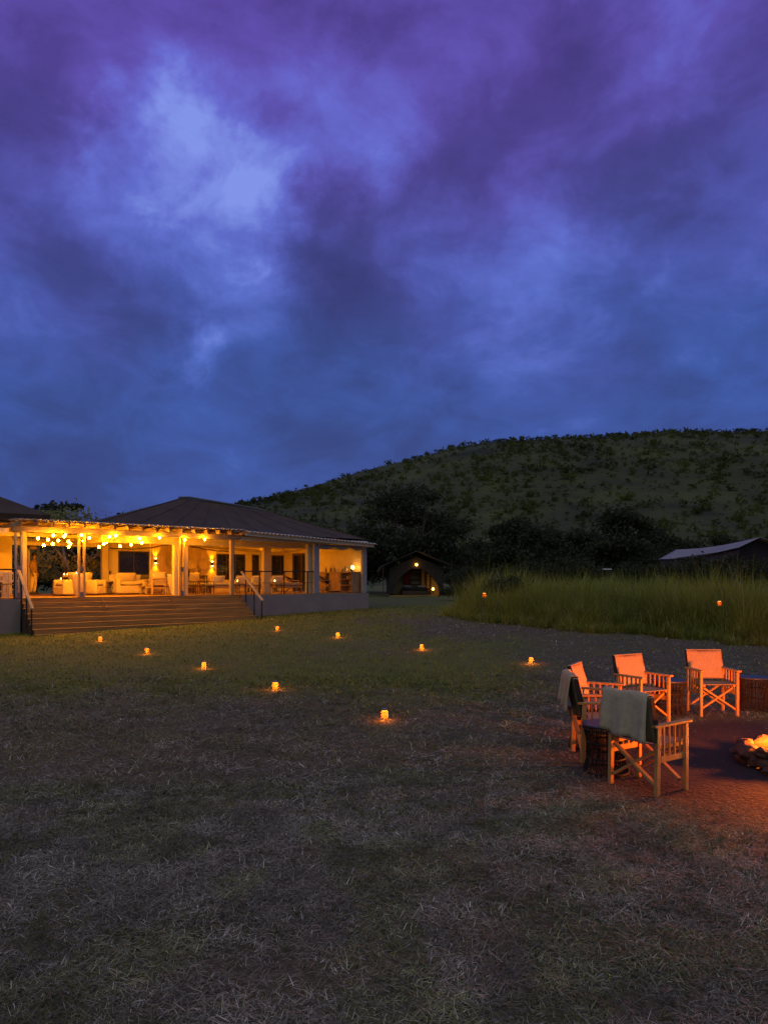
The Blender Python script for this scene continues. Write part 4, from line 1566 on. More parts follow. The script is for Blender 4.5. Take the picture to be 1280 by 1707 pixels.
def sling_chair(u, v, turn, label):
    o = deck_thing('sling_chair', u, v, turn, label, 'chair', 'sling chairs in the lounge')
    for sx in (-1, 1):
        MB().bar((sx * .28, .42, 0), (sx * .28, -.42, .86), .045, .04).build('back_leg', 'wood_pale', o)
        MB().bar((sx * .25, -.32, 0), (sx * .25, .36, .52), .045, .04).build('front_leg', 'wood_pale', o)
        MB().bar((sx * .31, -.2, .60), (sx * .31, .36, .56), .06, .03).build('armrest', 'wood_pale', o)
    MB().patch((-.24, .36, .50), (.24, .36, .50), (.24, -.40, .84), (-.24, -.40, .84), 4, 12, .22, (0, -.1, -1)).build('sling', 'dark_cloth', o, thick=.01, smooth=True)
    return o


sling_chair(ux(486, 3.4), 3.4, 60, 'folding sling chair at the end of the daybeds near the glass door')
sling_chair(ux(541, 2.4), 2.4, 60, 'folding sling chair in front of the bar cabinet')

# ------------------------------------------------------------------ bar along the right end wall
bar = empty('bar_cabinet', W(UR - .34, 1.75, .02), LROT, 1.0, 'long rough wooden bar cabinet with open shelves against the canvas end wall', 'bar')
# local x = out from wall (-x faces room), y along the wall
bl = 1.45
MB().span(-.28, .28, -bl, bl, .94, 1.0).build('counter_top', 'wood_bar', bar, bevel=.008)
MB().span(.22, .27, -bl + .03, bl - .03, .02, .938).build('back_panel', 'wood_bar', bar)
for y0, y1 in ((-.55, .35), (.70, bl - .03)):
    d_ = MB().span(-.26, -.22, y0 + .01, y1 - .01, .06, .93).build('door', 'wood_bar', bar, bevel=.006)
    MB().span(-.28, -.262, y0 + .05, y0 + .07, .45, .6).build('handle', 'black_metal', d_)
for y in (-1.41, -.56, .36, .69, bl - .02):
    MB().span(-.25, .215, y - .012, y + .012, .02, .935).build('divider', 'wood_bar', bar)
for z in (.05, .35, .64):
    MB().span(-.25, .215, -1.395, -.575, z - .012, z + .012).build('shelf', 'wood_bar', bar)
for j in range(4):
    for i in range(2):
        MB().lathe([(.05, 0), (.052, .3)], 8).build('bottle_hole', 'black_metal', bar).matrix_local = Matrix.Translation((-.2, .45 + i * .15, .16 + j * .21)) @ Matrix.Rotation(R(90), 4, 'Y')
MB().span(-.2, .212, .372, .678, .03, .93).build('rack', 'wood_dark', bar)


def bottle(pos, h, r_, mat, label, grp):
    o = MB().lathe([(r_ * .9, 0), (r_, .01), (r_, h * .55), (r_ * .35, h * .72), (r_ * .32, h * .95), (r_ * .38, h)], 10).build('bottle', mat, None, smooth=True)
    o.location = pos
    tag(o, label, 'bottle', grp)


g = random.Random(9)
for k in range(13):
    vv = .55 + k * .19 + g.uniform(-.04, .04)
    h_ = g.uniform(.17, .32)
    bottle(W(UR - .34 + g.uniform(-.12, .12), vv, 1.022), h_, g.uniform(.035, .05), g.choice(['bottle_glass', 'bottle_amber', 'bottle_pale']),
           'bottle standing among the drinks on the bar cabinet', 'bottles on the bar cabinet')
for k, vv in enumerate((.50, .75, .98)):
    bottle(W(UR - .34, vv, (.40 if k % 2 else .69)), .2, .04, 'bottle_pale', 'bottle stored on the open shelves of the bar cabinet', 'bottles in the bar shelves')
lampb = empty('table_lamp', W(UR - .30, .62, 1.022), 0, 1, 'small glowing globe lamp at the near end of the bar', 'lamp')
MB().lathe([(.07, 0), (.07, .02), (.02, .04), (.02, .12)], 10).build('base', 'wood_dark', lampb)
MB().lathe([(.02, .121), (.075, .16), (.085, .21), (.06, .27), (.01, .29)], 12).build('globe', 'lamp_glow', lampb, smooth=True)
o = empty('bucket', W(ux(594, .5), .5, .02), 0, 1, 'pale round bucket on the floor at the near end of the bar', 'bucket')
MB().lathe([(.13, 0), (.16, .30), (.165, .31), (.15, .30), (.12, .02)], 14).build('pail', 'white_fabric', o, smooth=True)

# ------------------------------------------------------------------ dining tent at the far left
din = empty('dining_tent', W(0, 0), LROT, 1.0, 'canvas dining tent with brown hipped roof left of the steps', 'tent')
D0, D1 = Vector((-2.6, 4.6, 4.95)), Vector((-6.5, 4.6, 4.95))


def dinroof(m, dz=0.0, inset=0.0):
    a, b = Vector((-9, .85 + inset, 2.92 + dz)), Vector((1.28 - inset, .85 + inset, 2.98 + dz))
    c, d = Vector((1.28 - inset, 8.4 - inset, 2.98 + dz)), Vector((-9, 8.4 - inset, 2.92 + dz))
    o = Vector((0, 0, dz))
    m.patch(a, b, D0 + o, D1 + o, 24, 10, .12)
    m.patch(b, c, D0 + o, D0 + o, 16, 10, .12)
    m.patch(c, d, D1 + o, D0 + o, 24, 10, .12)


part('roof', 'roof_canvas', dinroof, din, thick=.012)
part('roof_flap', 'roof_canvas', lambda m: [m.patch((-9, .84, 2.91), (1.29, .84, 2.97), (1.20, .90, 2.72), (-9, .90, 2.66), 30, 3, .03, (0, 1, 0)),
                                          m.patch((1.29, .84, 2.97), (1.29, 8.4, 2.97), (1.2, 8.4, 2.72), (1.2, .9, 2.72), 20, 3, .03, (1, 0, 0))], din, thick=.01)
part('lining', 'liner', lambda m: dinroof(m, -.32, .18), din)
part('front_beam', 'cream_timber', lambda m: m.span(-7, -.06, .95, 1.05, 2.28, 2.46), din, bevel=.008)
part('back_wall', 'canvas', lambda m: [m.span(-7, ux(-4, 5.5), 5.5, 5.56, 0.01, 2.9), m.span(ux(-4, 5.5) + .002, ux(20, 5.5) - .002, 5.5, 5.56, 1.75, 2.9), m.span(ux(-4, 5.5) + .002, ux(20, 5.5) - .002, 5.5, 5.56, .01, .5),
                                     m.span(ux(20, 5.5), -.2, 5.5, 5.56, .01, 2.9)], din)
wd = part('window', 'wood_dark', lambda m: [m.span(ux(-4, 5.5) + .01, ux(-4, 5.5) + .06, 5.51, 5.55, .51, 1.74), m.span(ux(20, 5.5) - .06, ux(20, 5.5) - .01, 5.51, 5.55, .51, 1.74)], din)
part('pane', 'glass_dark', lambda m: m.span(ux(-4, 5.5) + .061, ux(20, 5.5) - .061, 5.525, 5.53, .51, 1.74), wd)
part('side_wall', 'canvas', lambda m: m.span(-.26, -.20, 2.6, 5.49, .01, 2.75), din)
part('pillar', 'canvas', lambda m: m.span(-.30, -.08, 2.2, 2.59, .01, 2.75), din, bevel=.01)
# dining table and pale slatted chairs
tb = deck_thing('dining_table', -1.6, 1.9, 0, 'long dining table with a pale top behind the left railing', 'table')
MB().span(-1.5, 1.5, -.45, .45, .72, .77).build('table_top', 'wood_pale', tb, bevel=.006)
for sx in (-1, 1):
    for sy in (-1, 1):
        MB().bar((sx * 1.4, sy * .38, 0), (sx * 1.4, sy * .38, .72), .08, .08).build('leg', 'wood_dark', tb)


def dining_chair(u, v, turn, label):
    o = deck_thing('dining_chair', u, v, turn, label, 'chair', 'dining chairs behind the left railing')
    for sx in (-1, 1):
        MB().bar((sx * .22, -.22, 0), (sx * .22, -.26, .88), .045, .045).build('leg', 'cream_timber', o)
        MB().bar((sx * .22, .2, 0), (sx * .22, .2, .44), .045, .045).build('leg', 'cream_timber', o)
    MB().span(-.25, .25, -.19, .25, .442, .48).build('seat', 'cream_timber', o, bevel=.006)
    for z in (.58, .86):
        MB().span(-.195, .195, -.265, -.23, z - .04, z + .04).build('back_rail', 'cream_timber', o)
    for k in range(4):
        x = -.14 + k * .093
        MB().span(x - .016, x + .016, -.262, -.236, .621, .819).build('back_slat', 'cream_timber', o)
    MB().bar((-.2, -.2, .1), (.2, -.2, .4), .03, .03).build('brace', 'cream_timber', o)
    return o


dining_chair(ux(17, 1.2), 1.2, 180, 'pale slatted dining chair beside the left stair rail')
dining_chair(ux(1, 1.2), 1.2, 180, 'pale slatted dining chair farther from the left stair rail')
pl = empty('added_pendant', W(-2.4, 3.0, 2.15), 0, 1, 'unseen pendant lamp added to light the inside of the dining tent', 'lamp')  # lamp out of view, added to light the lining and walls
MB().lathe([(.02, -.16), (.12, -.10), (.15, 0), (.11, .1), (.02, .14)], 12).build('globe', 'lamp_glow', pl, smooth=True)
MB().tube([(0, 0, .141), (0, 0, 1.2)], .008, 5).build('cord', 'rope', pl)
# woven shades hung at the back of the veranda
for k, (x, y, rr) in enumerate(((50.5, 907.5, .17), (54.5, 913, .20))):
    v_ = 7.6
    u_ = ux(x, v_)
    o = empty('hanging_lantern', W(u_, v_, zy(y, u_, v_)), 0, 1, ['upper woven lampshade hanging above the standing person', 'lower woven lampshade hanging above the standing person'][k], 'lampshade', None)
    MB().lathe([(.03, .12), (rr * .6, .09), (rr, -.02), (rr * .9, -.08)], 14, cap=False).build('shade', 'basket', o, smooth=True)
    MB().tube([(0, 0, .12), (0, 0, .5)], .006, 4).build('cord', 'rope', o)

# ------------------------------------------------------------------ person on the veranda
def skinned(name, verts, edges, radii, mat, parent, root=0, sub=2):
    me = bpy.data.meshes.new(name)
    me.from_pydata(verts, edges, [])
    o = bpy.data.objects.new(name, me)
    C.objects.link(o)
    o.parent = parent
    sk = o.modifiers.new('skin', 'SKIN')
    sk.use_smooth_shade = True
    sv = me.skin_vertices[0].data if me.skin_vertices else None
    if sv is None:
        bpy.context.view_layer.objects.active = o
        sv = me.skin_vertices[0].data
    for i, r_ in enumerate(radii):
        sv[i].radius = r_ if isinstance(r_, tuple) else (r_, r_)
        sv[i].use_root = (i == root)
    ss = o.modifiers.new('smooth', 'SUBSURF')
    ss.levels = ss.render_levels = sub
    me.materials.append(MATS[mat])
    return o


up_, vp_ = ux(55.5, 5.6), 5.6
per_ = empty('person', W(up_, vp_, .02), LROT + R(-35), 1.0, 'person in brown shirt and tan trousers standing at the back of the veranda', 'person')
# local: x = forward
bv = [(0, 0, .92), (0, 0, 1.12), (.01, 0, 1.34), (.02, 0, 1.45), (.035, 0, 1.53), (.05, 0, 1.62), (.05, 0, 1.70),
      (.0, .19, 1.38), (-.02, .24, 1.12), (.08, .23, .90), (0, -.19, 1.38), (-.03, -.24, 1.12), (.06, -.23, .90),
      (0, .10, .86), (.03, .10, .48), (-.01, .10, .08), (.12, .11, .035), (0, -.10, .86), (-.02, -.10, .48), (-.08, -.10, .08), (.05, -.11, .035)]
be = [(0, 1), (1, 2), (2, 3), (3, 4), (4, 5), (5, 6), (2, 7), (7, 8), (8, 9), (2, 10), (10, 11), (11, 12), (0, 13), (13, 14), (14, 15), (15, 16), (0, 17), (17, 18), (18, 19), (19, 20)]
brd = [.12, .11, .12, .055, .055, .085, .06, .05, .04, .028, .05, .04, .028, .08, .055, .038, .035, .08, .055, .038, .035]
# hands: palm and five fingers each
for (w_i, sy) in ((9, 1), (12, -1)):
    wx, wy, wz = bv[w_i]
    bv.append((wx + .02, wy, wz - .07))
    brd.append((.022, .034))
    pi_ = len(bv) - 1
    be.append((w_i, pi_))
    for k, (dx, dl) in enumerate(((-.03, .07), (-.01, .085), (.01, .09), (.03, .08))):
        bv.append((wx + .02 + dx, wy, wz - .07 - dl * .6))
        brd.append(.009)
        be.append((pi_, len(bv) - 1))
        bv.append((wx + .03 + dx, wy - sy * .01, wz - .07 - dl))
        brd.append(.008)
        be.append((len(bv) - 2, len(bv) - 1))
    bv.append((wx + .065, wy, wz - .085))
    brd.append(.010)
    be.append((pi_, len(bv) - 1))
body = skinned('body', bv, be, brd, 'skin', per_)
MB().lathe([(.004, 0), (.014, .012), (.012, .035), (.004, .05)], 6).build('nose', 'skin', per_).location = (.135, 0, 1.585)
skinned('shirt', [(0, 0, .86), (0, 0, 1.12), (.01, 0, 1.36), (.018, 0, 1.435), (.0, .20, 1.375), (-.02, .25, 1.10), (0, -.20, 1.375), (-.03, -.25, 1.10)],
        [(0, 1), (1, 2), (2, 3), (2, 4), (4, 5), (2, 6), (6, 7)], [(.14, .165), (.135, .16), (.14, .15), .07, .065, .06, .065, .06], 'shirt', per_)
skinned('trousers', [(0, 0, .93), (0, .105, .84), (.03, .105, .48), (-.01, .105, .09), (0, -.105, .84), (-.02, -.105, .48), (-.08, -.105, .09)],
        [(0, 1), (1, 2), (2, 3), (0, 4), (4, 5), (5, 6)], [.135, .10, .08, .07, .10, .08, .07], 'trousers', per_)
hm = MB().lathe([(.085, 0), (.10, .04), (.095, .085), (.06, .125), (.01, .14)], 12).build('hair', 'hair', per_, smooth=True)
hm.location = (.035, 0, 1.635)
for x, y in ((.05, .105), (-.03, -.105)):
    MB().span(x - .09, x + .16, y - .05, y + .05, 0, .09).build('shoe', 'shoe', per_, bevel=.03, seg=3)

# ================================================================== TENTS
TY = 56.0
TX = px_at(694, TY)
tent = empty('safari_tent', (TX, TY, float(gz(TX, TY)) + .02), R(2), 1.0, 'small dark safari tent with open flaps and a lamp lit inside', 'tent')


def tp(name, mat, fn, **kw):
    mb = MB()
    fn(mb)
    return mb.build(name, mat, kw.pop('parent', tent), **kw)


tp('platform', 'deck', lambda m: m.span(-2.1, 2.1, -.35, 6.0, -.5, .06))
fly = tp('fly_sheet', 'tent_fly', lambda m: [m.patch((-2.75, -.9, 2.30), (-2.75, 6.2, 2.30), (0, 6.2, 3.50), (0, -.9, 3.50), 12, 10, .10, fn=lambda s, t: Vector((0, 0, .02 * math.sin(s * 19)))),
                                           m.patch((0, -.9, 3.50), (0, 6.2, 3.50), (2.65, 6.2, 2.36), (2.65, -.9, 2.36), 12, 10, .10)], thick=.015, smooth=True)
tp('fly_flap', 'tent_canvas', lambda m: [m.patch((-2.75, -.9, 2.29), (-2.75, 6.2, 2.29), (-2.95, 6.2, 1.9), (-2.95, -.9, 1.9), 12, 3, .03),], parent=fly, thick=.01)
tp('inner_roof', 'tent_canvas', lambda m: [m.patch((-2.15, 0, 2.12), (-2.15, 6, 2.12), (0, 6, 3.1), (0, 0, 3.1), 8, 8, .06), m.patch((0, 0, 3.1), (0, 6, 3.1), (2.15, 6, 2.12), (2.15, 0, 2.12), 8, 8, .06)])
for sg in (-1, 1):
    tp('side_wall', 'tent_canvas', lambda m: m.patch((sg * 2.1, 0, .06), (sg * 2.1, 6, .06), (sg * 2.1, 6, 2.14), (sg * 2.1, 0, 2.14), 8, 4, .03, (sg, 0, 0)))
    # front flap drawn to the side: wide at the top, narrow at the foot
    tp('front_flap', 'tent_canvas', lambda m: m.patch((sg * 2.09, 0, .06), (sg * 1.80, -.05, .06), (sg * .35, 0, 2.16), (sg * 2.09, 0, 2.12), 14, 12, .0,
       fn=lambda s, t: Vector((sg * .42 * math.sin(PI * t) * s, .05 * math.sin(s * 26) * (1 - .4 * t), 0))), thick=.01, smooth=True)
    tp('guy_rope', 'rope', lambda m: m.tube([(sg * 2.65, -.85, 2.34), (sg * 3.7, -1.6, -.02)], .012, 4))
    tp('tent_pole', 'wood_dark', lambda m: m.tube([(sg * 2.62, -.86, 0), (sg * 2.62, -.86, 2.33)], .03, 6))
tp('gable', 'tent_canvas', lambda m: m.add([(-2.12, -.02, 2.13), (2.12, -.02, 2.13), (0, -.02, 3.1)], [(0, 1, 2)]), thick=.01)
tp('back_wall', 'canvas', lambda m: m.add([(-2.1, 3.2, .06), (2.1, 3.2, .06), (2.1, 3.2, 2.1), (0, 3.2, 3.05), (-2.1, 3.2, 2.1)], [(0, 1, 2, 3, 4)]), thick=.01)
tp('arched_opening', 'dark_cloth', lambda m: m.add([(-.63 + .15 * math.cos(a), 3.17, 1.42 + .30 * math.sin(a)) for a in [2 * PI * k / 16 for k in range(16)]], [tuple(range(16))]), thick=.01)
b_ = empty('bed', (TX - .02, TY + 1.9, float(gz(TX, TY)) + .085), R(2), 1, 'dark-covered bed inside the small lit tent', 'bed')
MB().span(-1.1, 1.1, -.8, .9, .0, .34).build('base', 'wood_dark', b_, bevel=.02)
cushion('mattress', (0, 0, .46), (2.15, 1.7, .24), 'dark_cloth', b_, puff=.12)
for sg in (-1, 1):
    cushion('pillow', (sg * .55, .6, .66), (.7, .4, .18), 'pillow', b_, puff=.6)
rk = empty('clothes_rack', (TX + .05, TY + 2.9, float(gz(TX, TY)) + .085), R(2), 1, 'dark shelf rack standing at the back of the small lit tent', 'rack')
for sx in (-.42, .38):
    MB().span(sx - .04, sx + .04, -.2, .2, 0, 2.0).build('upright', 'wood_dark', rk)
for z in (.35, .8, 1.2, 1.6, 1.95):
    MB().span(-.378, .338, -.2, .2, z - .03, z + .03).build('shelf', 'wood_dark', rk)
cl_ = MB().patch((-.85, 0, 1.95), (-.42, 0, 1.95), (-.40, 0, .88), (-.88, 0, .88), 12, 6, 0, fn=lambda s, t: Vector((0, .04 * math.sin(s * 18), 0))).build('hanging_cloth', 'red_cloth', None, thick=.02, smooth=True)
cl_.location = (TX, TY + 2.6, float(gz(TX, TY)) + .085)
tag(cl_, 'red cloth hanging beside the rack inside the small tent', 'cloth')
for k, x in enumerate((.62, 1.05, 1.4)):
    o = MB().span(-.06, .06, -.05, .05, 0, 2.0).build('tent_pole', 'wood_dark', tent)
    o.location = (x, 3.1, .07)
tl = empty('hanging_lamp', (TX, TY - .12, float(gz(TX, TY)) + 2.46), 0, 1, 'glowing round lamp hanging in the gable of the small tent', 'lamp')
MB().lathe([(.02, -.09), (.07, -.055), (.09, 0), (.07, .06), (.02, .09)], 12).build('globe', 'tent_glow', tl, smooth=True)
MB().tube([(0, 0, .09), (0, 0, .60)], .01, 5).build('cord', 'rope', tl)
# a reading lamp that lights the inside of the tent
rl = empty('bedside_lamp', (TX + 1.45, TY + 2.3, float(gz(TX, TY)) + .085), 0, 1, 'lamp glowing beside the bed inside the small tent', 'lamp')
MB().lathe([(.16, 0), (.15, .03), (.03, .06), (.03, .36)], 10).build('stand', 'wood_dark', rl)
MB().lathe([(.03, .361), (.08, .39), (.10, .45), (.07, .52), (.02, .54)], 12).build('globe', 'tent_glow', rl, smooth=True)

# grey tent on the right, half hidden by the grass
gtz = float(gz(20, 45))
gt_ = empty('grey_tent', (0, 0, 0), 0, 1, 'long low tent with a grey fly roof beyond the tall grass', 'tent')


def gp(name, mat, fn, **kw):
    mb = MB()
    fn(mb)
    return mb.build(name, mat, gt_, **kw)


NR, FR = Vector((20.9, 40, 4.30)), Vector((20.7, 51, 4.05))
NEa, FEa = Vector((19.15, 38.9, 3.68)), Vector((19.25, 50.6, 3.34))
NEb, FEb = Vector((23.3, 39.6, 3.5)), Vector((23.0, 51, 3.3))
gp('fly_sheet', 'fly_grey', lambda m: [m.patch(NEa, FEa, FR, NR, 16, 6, .26, fn=lambda s, t: Vector((0, 0, -.16 * math.sin(PI * s)))), m.patch(NR, FR, FEb, NEb, 16, 6, .2, fn=lambda s, t: Vector((0, 0, -.16 * math.sin(PI * s))))], thick=.015, smooth=True)
gp('side_wall', 'tent_wall', lambda m: m.patch((19.1, 39.2, gtz), (19.45, 50.4, gtz), (19.35, 50.4, 3.3), (19.35, 39.2, 3.6), 12, 4, .04, (1, 0, 0)), thick=.01)
gp('side_wall', 'skirt', lambda m: m.patch((23.0, 39.6, gtz), (22.9, 50.4, gtz), (22.9, 50.4, 3.25), (23.0, 39.6, 3.45), 12, 4, .04, (1, 0, 0)), thick=.01)
gp('gable_end', 'dark_cloth', lambda m: m.add([(19.4, 40.6, gtz), (22.95, 40.6, gtz), (22.95, 40.6, 3.4), (20.9, 40.6, 4.2), (19.45, 40.6, 3.55)], [(0, 1, 2, 3, 4)]), thick=.01)  # near gable is open: dark sheet stands in for the shade inside
gp('gable_end', 'skirt', lambda m: m.add([(19.4, 50.3, gtz), (22.95, 50.3, gtz), (22.95, 50.3, 3.2), (20.8, 50.3, 4.0), (19.45, 50.3, 3.25)], [(0, 1, 2, 3, 4)]), thick=.01)
# pale trestle far behind the tall grass
pb = empty('pale_trestle', (px_at(1011, 60), 60, float(gz(18, 60))), 0, 1, 'small pale trestle bench far behind the tall grass', 'bench')
MB().span(-.36, .36, -.2, .2, 1.95, 2.05).build('top', 'white_paint', pb, bevel=.01)
for sx in (-1, 1):
    MB().bar((sx * .3, 0, 0), (sx * .28, 0, 1.95), .06, .06).build('leg', 'wood_dark', pb)

# ================================================================== LANTERNS
LANT = (1.0, 0.24, 0.015)


def jar_lantern(pos, label, group, s=1.0, watts=2.4, hook=False, light=True):
    o = empty('jar_lantern', pos, random.uniform(0, 6), s, label, 'lantern', group)
    MB().lathe([(.046, .002), (.055, .01), (.057, .10), (.052, .125), (.046, .135)], 14, cap=False).build('jar', 'jar_glass', o, smooth=True)
    MB().lathe([(.049, .136), (.05, .14), (.05, .158), (.046, .163)], 14).build('lid', 'jar_lid', o, bevel=.002)
    MB().lathe([(.001, .118), (.040, .118), (.040, .134), (.001, .135)], 12, cap=False).build('light', 'jar_led', o)
    ld = bpy.data.lights.new('lantern_light', 'POINT')
    ld.energy = watts
    ld.color = LANT
    ld.shadow_soft_size = .025
    lo = bpy.data.objects.new('lamp', ld)
    C.objects.link(lo)
    lo.parent = o
    lo.location = (0, 0, .07)
    if hook:
        MB().tube([(.16, 0, -hook), (.16, 0, .42), (.14, 0, .48), (.07, 0, .52), (0, 0, .48), (0, 0, .40)], .008, 6).build('hook_pole', 'black_metal', o)
        MB().tube([(-.05, 0, .15), (-.03, 0, .26), (0, 0, .40), (.03, 0, .26), (.05, 0, .15)], .004, 4).build('wire_handle', 'black_metal', o)
    return o


for (x, y), lab in zip(((167, 1070), (245, 1091), (340, 1115), (459, 1151), (641, 1201), (703, 1084), (885, 1107), (563, 1063), (462, 1052)),
                       ('glowing jar lantern on the grass just below the left end of the steps', 'glowing jar lantern on the grass, second out from the left end of the steps',
                        'glowing jar lantern on the grass, third out from the left end of the steps', 'glowing jar lantern on dry grass, next beyond the line from the steps',
                        'glowing jar lantern alone on the open lawn, nearest to the camp chairs and fire', 'glowing jar lantern on the bare track towards the small tent',
                        'glowing jar lantern on the dry ground between the tall grass and the camp chairs', 'glowing jar lantern on the lawn in line with the bar bay of the lodge',
                        'glowing jar lantern on the lawn right of the stair handrail')):
    p = on_ground(x, y)
    jar_lantern(p + Vector((0, 0, .02)), lab, 'jar lanterns on the lawn', random.uniform(.84, .94), random.uniform(4.0, 6.5))
for x, y, Y, lab in ((807, 996, 26.0, 'yellow lantern hung in the tall grass beside a dark bush near the small tent'), (1199, 1010, 18.9, 'yellow lantern hung in the tall grass below the grey tent')):
    X = px_at(x, Y)
    z = EYE + (964.5 - y) / 1200 * Y
    jar_lantern(Vector((X, Y, z)), lab, 'lanterns hung in the tall grass', 1.15 if Y > 20 else .9, 1.0, hook=(z - float(gz(X, Y))) / 1.0)

# ================================================================== FIRE CIRCLE
FZ = 0.0
pit = empty('fire_pit', (FIRE.x, FIRE.y, FZ), 0, 1, 'ring of rough stones round the camp fire', 'fire pit')


def rock(seed, s):
    g_ = np.random.default_rng(seed)
    import bmesh
    bm = bmesh.new()
    bmesh.ops.create_icosphere(bm, subdivisions=2, radius=1)
    ph = g_.random(6) * 6
    for v in bm.verts:
        n = v.co.normalized()
        k = 1 + .16 * math.sin(n.x * 3 + ph[0]) + .13 * math.sin(n.y * 4 + ph[1]) + .11 * math.sin(n.z * 5 + ph[2]) + .05 * math.sin(n.x * 9 + n.y * 8 + ph[3])
        co = n * k
        for a in range(5):        # chip flat faces
            nn = Vector(np.random.default_rng(seed * 7 + a).normal(size=3)).normalized()
            d = co.dot(nn) - .80
            if d > 0:
                co = co - nn * d * .85
        v.co = Vector((co.x * s[0], co.y * s[1], co.z * s[2]))
    me = bpy.data.meshes.new('stone')
    bm.to_mesh(me)
    bm.free()
    return me


rocks = [rock(i + 1, (random.uniform(.10, .145), random.uniform(.085, .12), random.uniform(.065, .095))) for i in range(7)]
g = random.Random(4)
for ring, (rr, n_, zz) in enumerate(((.53, 19, .045), (.50, 19, .135), (.67, 10, .025))):
    for k in range(n_):
        a = 2 * PI * (k + .5 * ring + g.uniform(-.2, .2)) / n_
        if ring == 2 and g.random() < .4:
            continue
        o = link_mesh('stone', g.choice(rocks), 'stone', pit)
        r2 = rr + g.uniform(-.04, .05)
        o.location = (math.cos(a) * r2, math.sin(a) * r2, zz + g.uniform(-.01, .03))
        s = g.uniform(.8, 1.15) * (.6 if ring == 2 else 1)
        o.scale = (s, s, s)
        o.rotation_euler = (g.uniform(-.4, .4), g.uniform(-.4, .4), a + PI / 2 + g.uniform(-.5, .5))
MB().lathe([(.001, .06), (.2, .055), (.35, .04), (.45, .02), (.5, -.02)], 24, cap=False).build('ash_bed', 'ash', pit, smooth=True)
fire = empty('camp_fire', (FIRE.x, FIRE.y, FZ + .05), 0, 1, 'camp fire of burning logs in the middle of the stone ring', 'fire')
for k in range(6):
    a = 2 * PI * k / 6 + .3
    MB().tube([(math.cos(a) * .34, math.sin(a) * .34, .01), (math.cos(a) * .2, math.sin(a) * .2, .06), (math.cos(a) * .03, math.sin(a) * .03, .12)], [.05, .055, .045], 8).build('log', 'log', fire, smooth=True)
mb = MB()
for k in range(90):
    a, q = g.uniform(0, 2 * PI), .34 * math.sqrt(g.random())
    mb.box((math.cos(a) * q, math.sin(a) * q, .03), (.05, .04, .03), Matrix.Rotation(g.uniform(0, 3), 3, 'Z'))
e_ = mb.build('embers', 'ember', fire)
e_['kind'] = 'stuff'
for k in range(7):
    a, q = 2 * PI * k / 7, .13 * (k % 3) / 2
    h_ = .20 + .11 * ((k * 37) % 5) / 5
    c_, s_ = math.cos(a) * q, math.sin(a) * q
    MB().tube([(c_, s_, .04), (c_ * 1.2, s_ * 1.2, h_ * .25), (c_ * .9, s_ * 1.1, h_ * .6), (c_ * .5 + .03, s_ * .6, h_)], [.03, .05, .028, .003], 8).build('flame', 'flame', fire, smooth=True)
ld = bpy.data.lights.new('fire_light', 'POINT')
ld.energy = 1650
ld.color = (1.0, 0.175, 0.012)
ld.shadow_soft_size = .16
lo = bpy.data.objects.new('glow', ld)
C.objects.link(lo)
lo.parent = fire
lo.location = (0, 0, .205)


